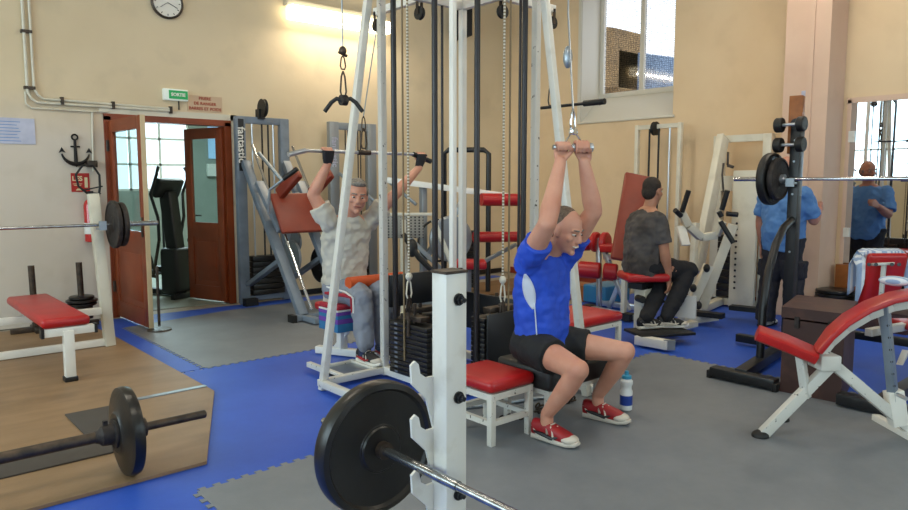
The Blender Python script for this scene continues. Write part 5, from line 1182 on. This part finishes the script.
def strip_rows(top, bot, w0, w1, d, n=14, bend=0, wm=None):
    rows = []; top, bot = V(top), V(bot); side = nrm((bot - top).cross(V(d)))
    for i in range(n + 1):
        t = i / n; c = top.lerp(bot, t) + side * bend * math.sin(PI * t); w_ = w0 + (w1 - w0) * t
        if wm: w_ = w0 * (1 - t) * (1 - t) + 2 * wm * t * (1 - t) + w1 * t * t
        rows.append([(c - side * w_ / 2 + side * w_ * k / 4, d) for k in range(5)])
    return rows
vd = V((.75, .66, -.0))
patch('side_panel', 'panel_white', sh, strip_rows((2.99, 2.80, .97), (3.02, 2.76, .76), .012, .012, vd, wm=.13), 0)
patch('piping', 'panel_white', sh, strip_rows((3.03, 2.76, .80), (3.06, 2.75, .46), .007, .007, vd), 0)
patch('piping', 'panel_white', sh, strip_rows((3.32, 2.7, .96), (3.34, 2.7, .50), .014, .008, (.4, .9, 0)), 0)
b = B(); 
for q, kx in ((-1, V((3.02, 2.42, .47))), (1, V((3.50, 2.455, .49)))):
    hp = pm_ + V((.09 * q, 0, -.02)); e = hp.lerp(kx, .5); b.tube([hp.lerp(kx, -.2), hp.lerp(kx, .2), e], [.115, .112, .108], 22)
b.loft([(pm_ - UP * .13, .15, .12), (pm_ - UP * .02, .185, .145), (pm_ + UP * .09, .175, .135)], r, f, 26, 2.4)
put('shorts', None, 'shorts_black', man, me=remeshed(b, .008, 4, folds=.02))
shoe(man, (3.035, 2.66), (.12, -1, 0), 'shoe_red', 'shoe_black', 'shoe_cream', .0, 1.1); shoe(man, (3.56, 2.695), (.22, -1, 0), 'shoe_red', 'shoe_black', 'shoe_cream', .0, 1.1)

# ---- white shirted man pulling the lat bar
man = thing('person', 'seated older man in white shirt and grey tracksuit trousers pulling down a lat bar', 'person', (3.15, 5.0, .03))
f = V((-.12, -1, 0)).normalized(); r = f.cross(UP); S = 1.08
pm_ = V((3.24, 5.14, .60)); ch = V((3.22, 5.1, .98)); nk = V((3.22, 5.02, 1.25)); hc = V((3.215, 4.90, 1.385))
Rs, Ls = nk + r * .19 - UP * .07, nk - r * .19 - UP * .07
hR, hL = LB + V((-.36, 0, 0)), LB + V((.6, 0, -.02))
Re, Le = V((2.92, 5.09, 1.40)), V((3.56, 4.87, 1.38)); Rw, Lw = hR + V((.02, .02, -.1)), hL + V((-.03, -.02, -.1))
b = B(); torso(b, pm_, ch, nk, r, f, S, 0, .01)
kR, kL = V((3.12, 4.70, .59)), V((3.34, 4.72, .60)); aR, aL = V((3.09, 4.62, .15)), V((3.3, 4.66, .15))
leg(b, pm_ + r * .09, kR, aR, 1.0); leg(b, pm_ - r * .09, kL, aL, 1.0)
foot(b, aR, f, .07, .9); foot(b, aL, f, .07, .9)
arm(b, Rs, Re, Rw, 1.05); arm(b, Ls, Le, Lw, 1.05); grip(b, hR, (1, 0, 0), Rw, .014, 1.08, 1); grip(b, hL, (1, 0, 0), Lw, .02, 1.08, 1)
b.cap(nk - UP * .05, hc + V((0, .02, -.04)), .066, .06)
P, R = head_shapes(b, hc, V((-.42, -.9, -.12)), UP + V((.1, 0, 0)), 1.14)
put('body', None, 'skin_a', man, me=remeshed(b, .006, 5))
face_bits(P, R, 1.14, man, brows='hair_grey')
b = B(); b.ell(P(0, -.03, .055), (.08 * 1.12, .088 * 1.12, .08 * 1.12), R); b.ell(P(0, -.06, .0), (.084, .062, .08), R); b.ell(P(0, .035, .098), (.065, .05, .03), R); b.ell(P(.03, .02, .105), (.04, .04, .03), R)
for q in (-1, 1): b.ell(P(.07 * q, .01, .04), (.015, .03, .035), R)
put('hair', None, 'hair_grey', man, me=remeshed(b, .007, 2))
b = B(); torso(b, pm_, ch, nk - UP * .03, r, f, S, .02, .02, .06); sleeve(b, Rs, Re, .6, .088, .09); sleeve(b, Ls, Le, .6, .088, .09)
sh = put('shirt', None, 'shirt_white', man, me=remeshed(b, .008, 5, folds=.035))
b = B()
b.limb([pm_ + r * .09, kR.lerp(pm_, .4), kR, aR.lerp(kR, .3), aR + UP * .08], [.12, .108, .088, .08, .076], 20); b.ell(kR + f * .01 - UP * .01, (.086, .086, .084))
b.limb([pm_ - r * .09, kL.lerp(pm_, .4), kL, aL.lerp(kL, .3), aL + UP * .08], [.12, .108, .088, .08, .076], 20); b.ell(kL + f * .01 - UP * .01, (.086, .086, .084))
b.loft([(pm_ - UP * .1, .16, .13), (pm_, .195, .155), (pm_ + UP * .12, .185, .145)], r, f, 26, 2.4)
tr = put('trousers', None, 'pants_grey', man, me=remeshed(b, .008, 4, folds=.03))
b = B(); b.tube([pm_ + r * .2 + f * .05 - UP * .02, kR + r * .085 - f * .12, kR + r * .09, kR + r * .088 - UP * .12], [.014, .016, .016, .010], 8); put('side_stripe', b, 'towel_red', tr)
b = B(); b.tube([pm_ + r * .19 + f * .05 + UP * .03, kR + r * .086 - f * .12 + UP * .03, kR + r * .092 + f * .03, kR + r * .09 + f * .03 - UP * .12], .008, 8); put('side_piping', b, 'towel_white', tr)
for a_ in (aR, aL):
    b = B(); b.cyl(a_ + UP * .1, a_ - UP * .02, .046, .05); put('sock', b, 'sock_navy', man)
    shoe(man, a_, f + V((.15, 0, 0)), 'shoe_black', 'shoe_red', 'clean_white', .07, 1.05)
for hh, ww, fl_ in ((hR, Rw, 1), (hL, Lw, 1)):
    d_ = V(hh - ww); d_ = nrm(d_ - V((1, 0, 0)) * d_.x); n_ = V((1, 0, 0)).cross(d_)
    kn = hh + n_ * .03
    b = B(); b.loft([(ww + d_ * .005, .034, .026), (ww + (kn - ww) * .45, .046, .026), (kn - d_ * .0, .052, .024), (kn + d_ * .012, .05, .021)], (1, 0, 0), n_, 22, 3)
    put('glove', b, 'glove', man)

# ---- grey shirted man seen from behind
man = thing('person', 'man in dark grey shirt and black trousers seated facing away on a machine', 'person', (5.95, 3.95, .1))
f = V((.92, -.38, 0)).normalized(); r = f.cross(UP); S = 1.04
pm_ = V((GP.x, GP.y, .69)); ch = pm_ + V((.02, 0, .34)); nk = pm_ + V((.07, -.01, .575)); hc = nk + V((.045, -.02, .15))
Rs, Ls = nk + r * .185 - UP * .115, nk - r * .185 - UP * .115
Re, Le = Rs + V((.03, -.05, -.32)), Ls + V((.03, .03, -.31)); Rw, Lw = Re + V((.08, -.0, -.23)), Le + V((.05, -.03, -.24))
kR, kL = V((6.26, 3.68, .64)), pm_ + f * .4 - r * .12 - UP * .04
aR, aL = at(T_(671), 6.65, .2), at(T_(650), 6.6, .2)
b = B(); torso(b, pm_, ch, nk, r, f, S, 0, .02); leg(b, pm_ + r * .09, kR, aR, 1.0); leg(b, pm_ - r * .09, kL, aL, 1.0); foot(b, aR, f, .14); foot(b, aL, f, .14)
arm(b, Rs, Re, Rw, 1.05); arm(b, Ls, Le, Lw, 1.05); relaxed(b, Rw, (.12, -.05, -1), (-.2, .9, 0), f, 1.05); relaxed(b, Lw, (.1, 0, -1), (0, -1, 0), f, 1.05)
b.cap(nk - UP * .05, hc + V((0, 0, -.04)), .064, .058)
P, R = head_shapes(b, hc, V((.93, -.15, -.1)), UP, 1.06); put('body', None, 'skin_c', man, me=remeshed(b, .0065, 5)); face_bits(P, R, 1.06, man, brows='hair_dark')
b = B(); b.ell(P(0, -.025, .045), (.08 * 1.06, .092 * 1.06, .088 * 1.06), R); b.ell(P(0, -.055, -.01), (.076, .064, .08), R); put('hair', None, 'hair_dark', man, me=remeshed(b, .007, 3))
b = B(); torso(b, pm_, ch, nk - UP * .025, r, f, S * 1.06, .024, .02, .01); sleeve(b, Rs, Re, .72, .078, .085); sleeve(b, Ls, Le, .72, .078, .085); put('shirt', None, 'shirt_grey', man, me=remeshed(b, .008, 7, folds=.03))
b = B()
for k_, a_, q in ((kR, aR, 1), (kL, aL, -1)):
    b.limb([pm_ + r * .09 * q, k_.lerp(pm_, .4), k_, a_.lerp(k_, .4), a_ + UP * .03], [.12, .108, .088, .08, .066], 20); b.ell(k_ + f * .01, (.09, .09, .088))
b.loft([(pm_ - UP * .09, .16, .13), (pm_, .19, .15), (pm_ + UP * .1, .18, .14)], r, f, 26, 2.4); put('trousers', None, 'pants_black', man, me=remeshed(b, .008, 4, folds=.02))
shoe(man, aR, f + V((0, -.35, 0)), 'shoe_black', 'shoe_cream', 'clean_white', .118, 1.05); shoe(man, aL, f, 'shoe_black', 'shoe_cream', 'clean_white', .118, 1.05)

# ---- standing man by the mirror
man = thing('person', 'standing man in pale blue shirt and dark cargo trousers behind the squat stand', 'person', (7.3, 3.2, 0))
sx, sy = 7.28, 3.22; f = V((1, -.1, 0)).normalized(); r = f.cross(UP); S = 1.1
pm_ = V((sx, sy, .95)); ch = V((sx, sy, 1.22)); nk = V((sx + .01, sy, 1.49)); hc = V((sx + .05, sy, 1.635))
Rs, Ls = nk + r * .2 - UP * .11, nk - r * .2 - UP * .11
Re, Le = Rs + V((.1, -.06, -.26)), Ls + V((.05, .08, -.28)); Rw, Lw = Re + V((.22, .04, .1)), Le + V((.02, -.02, -.26))
b = B(); torso(b, pm_, ch, nk, r, f, S, 0, .04)
kR, kL = V((sx + .02, sy - .12, .5)), V((sx + .02, sy + .12, .5)); aR, aL = V((sx - .02, sy - .14, .1)), V((sx - .02, sy + .14, .1))
leg(b, pm_ + r * .1, kR, aR); leg(b, pm_ - r * .1, kL, aL); foot(b, aR, f, .03); foot(b, aL, f, .03)
arm(b, Rs, Re, Rw, 1.08); arm(b, Ls, Le, Lw, 1.08); relaxed(b, Rw, (.9, .1, .3), (0, 1, 0), UP, 1.05); relaxed(b, Lw, (0, 0, -1), (0, -1, 0), f, 1.05)
b.cap(nk - UP * .05, hc + V((0, 0, -.04)), .066, .06); P, R = head_shapes(b, hc, V((.6, -.8, -.05)), UP, 1.06); put('body', None, 'skin_d', man, me=remeshed(b, .0065, 5)); face_bits(P, R, 1.06, man, brows='hair_grey')
b = B(); b.ell(P(0, -.055, -.0), (.077, .064, .07), R)
for q in (-1, 1): b.ell(P(.07 * q, -.02, .0), (.014, .045, .03), R)
put('hair', None, 'hair_grey', man, me=remeshed(b, .006, 2))
b = B(); torso(b, pm_, ch, nk - UP * .025, r, f, S, .028, .04, .04); sleeve(b, Rs, Re, .85, .085, .09); sleeve(b, Ls, Le, .8, .085, .09); put('shirt', None, 'shirt_sky', man, me=remeshed(b, .009, 6, folds=.035))
b = B()
for k_, a_, q in ((kR, aR, 1), (kL, aL, -1)): b.tube([pm_ + r * .1 * q, k_.lerp(pm_, .4), k_, a_.lerp(k_, .4), a_ - UP * .04], [.13, .118, .1, .095, .095], 22); b.box(k_ + r * .09 * q + UP * .12, (.14, .05, .17), bevel=.01)
b.loft([(pm_ - UP * .1, .16, .13), (pm_, .2, .155), (pm_ + UP * .06, .19, .15)], r, f, 26, 2.4); put('trousers', None, 'pants_cargo', man, me=remeshed(b, .009, 4, folds=.025))
shoe(man, aR, f, 'shoe_black', 'shoe_cream', 'shoe_black', -.004, 1.05); shoe(man, aL, f, 'shoe_black', 'shoe_cream', 'shoe_black', -.004, 1.05)
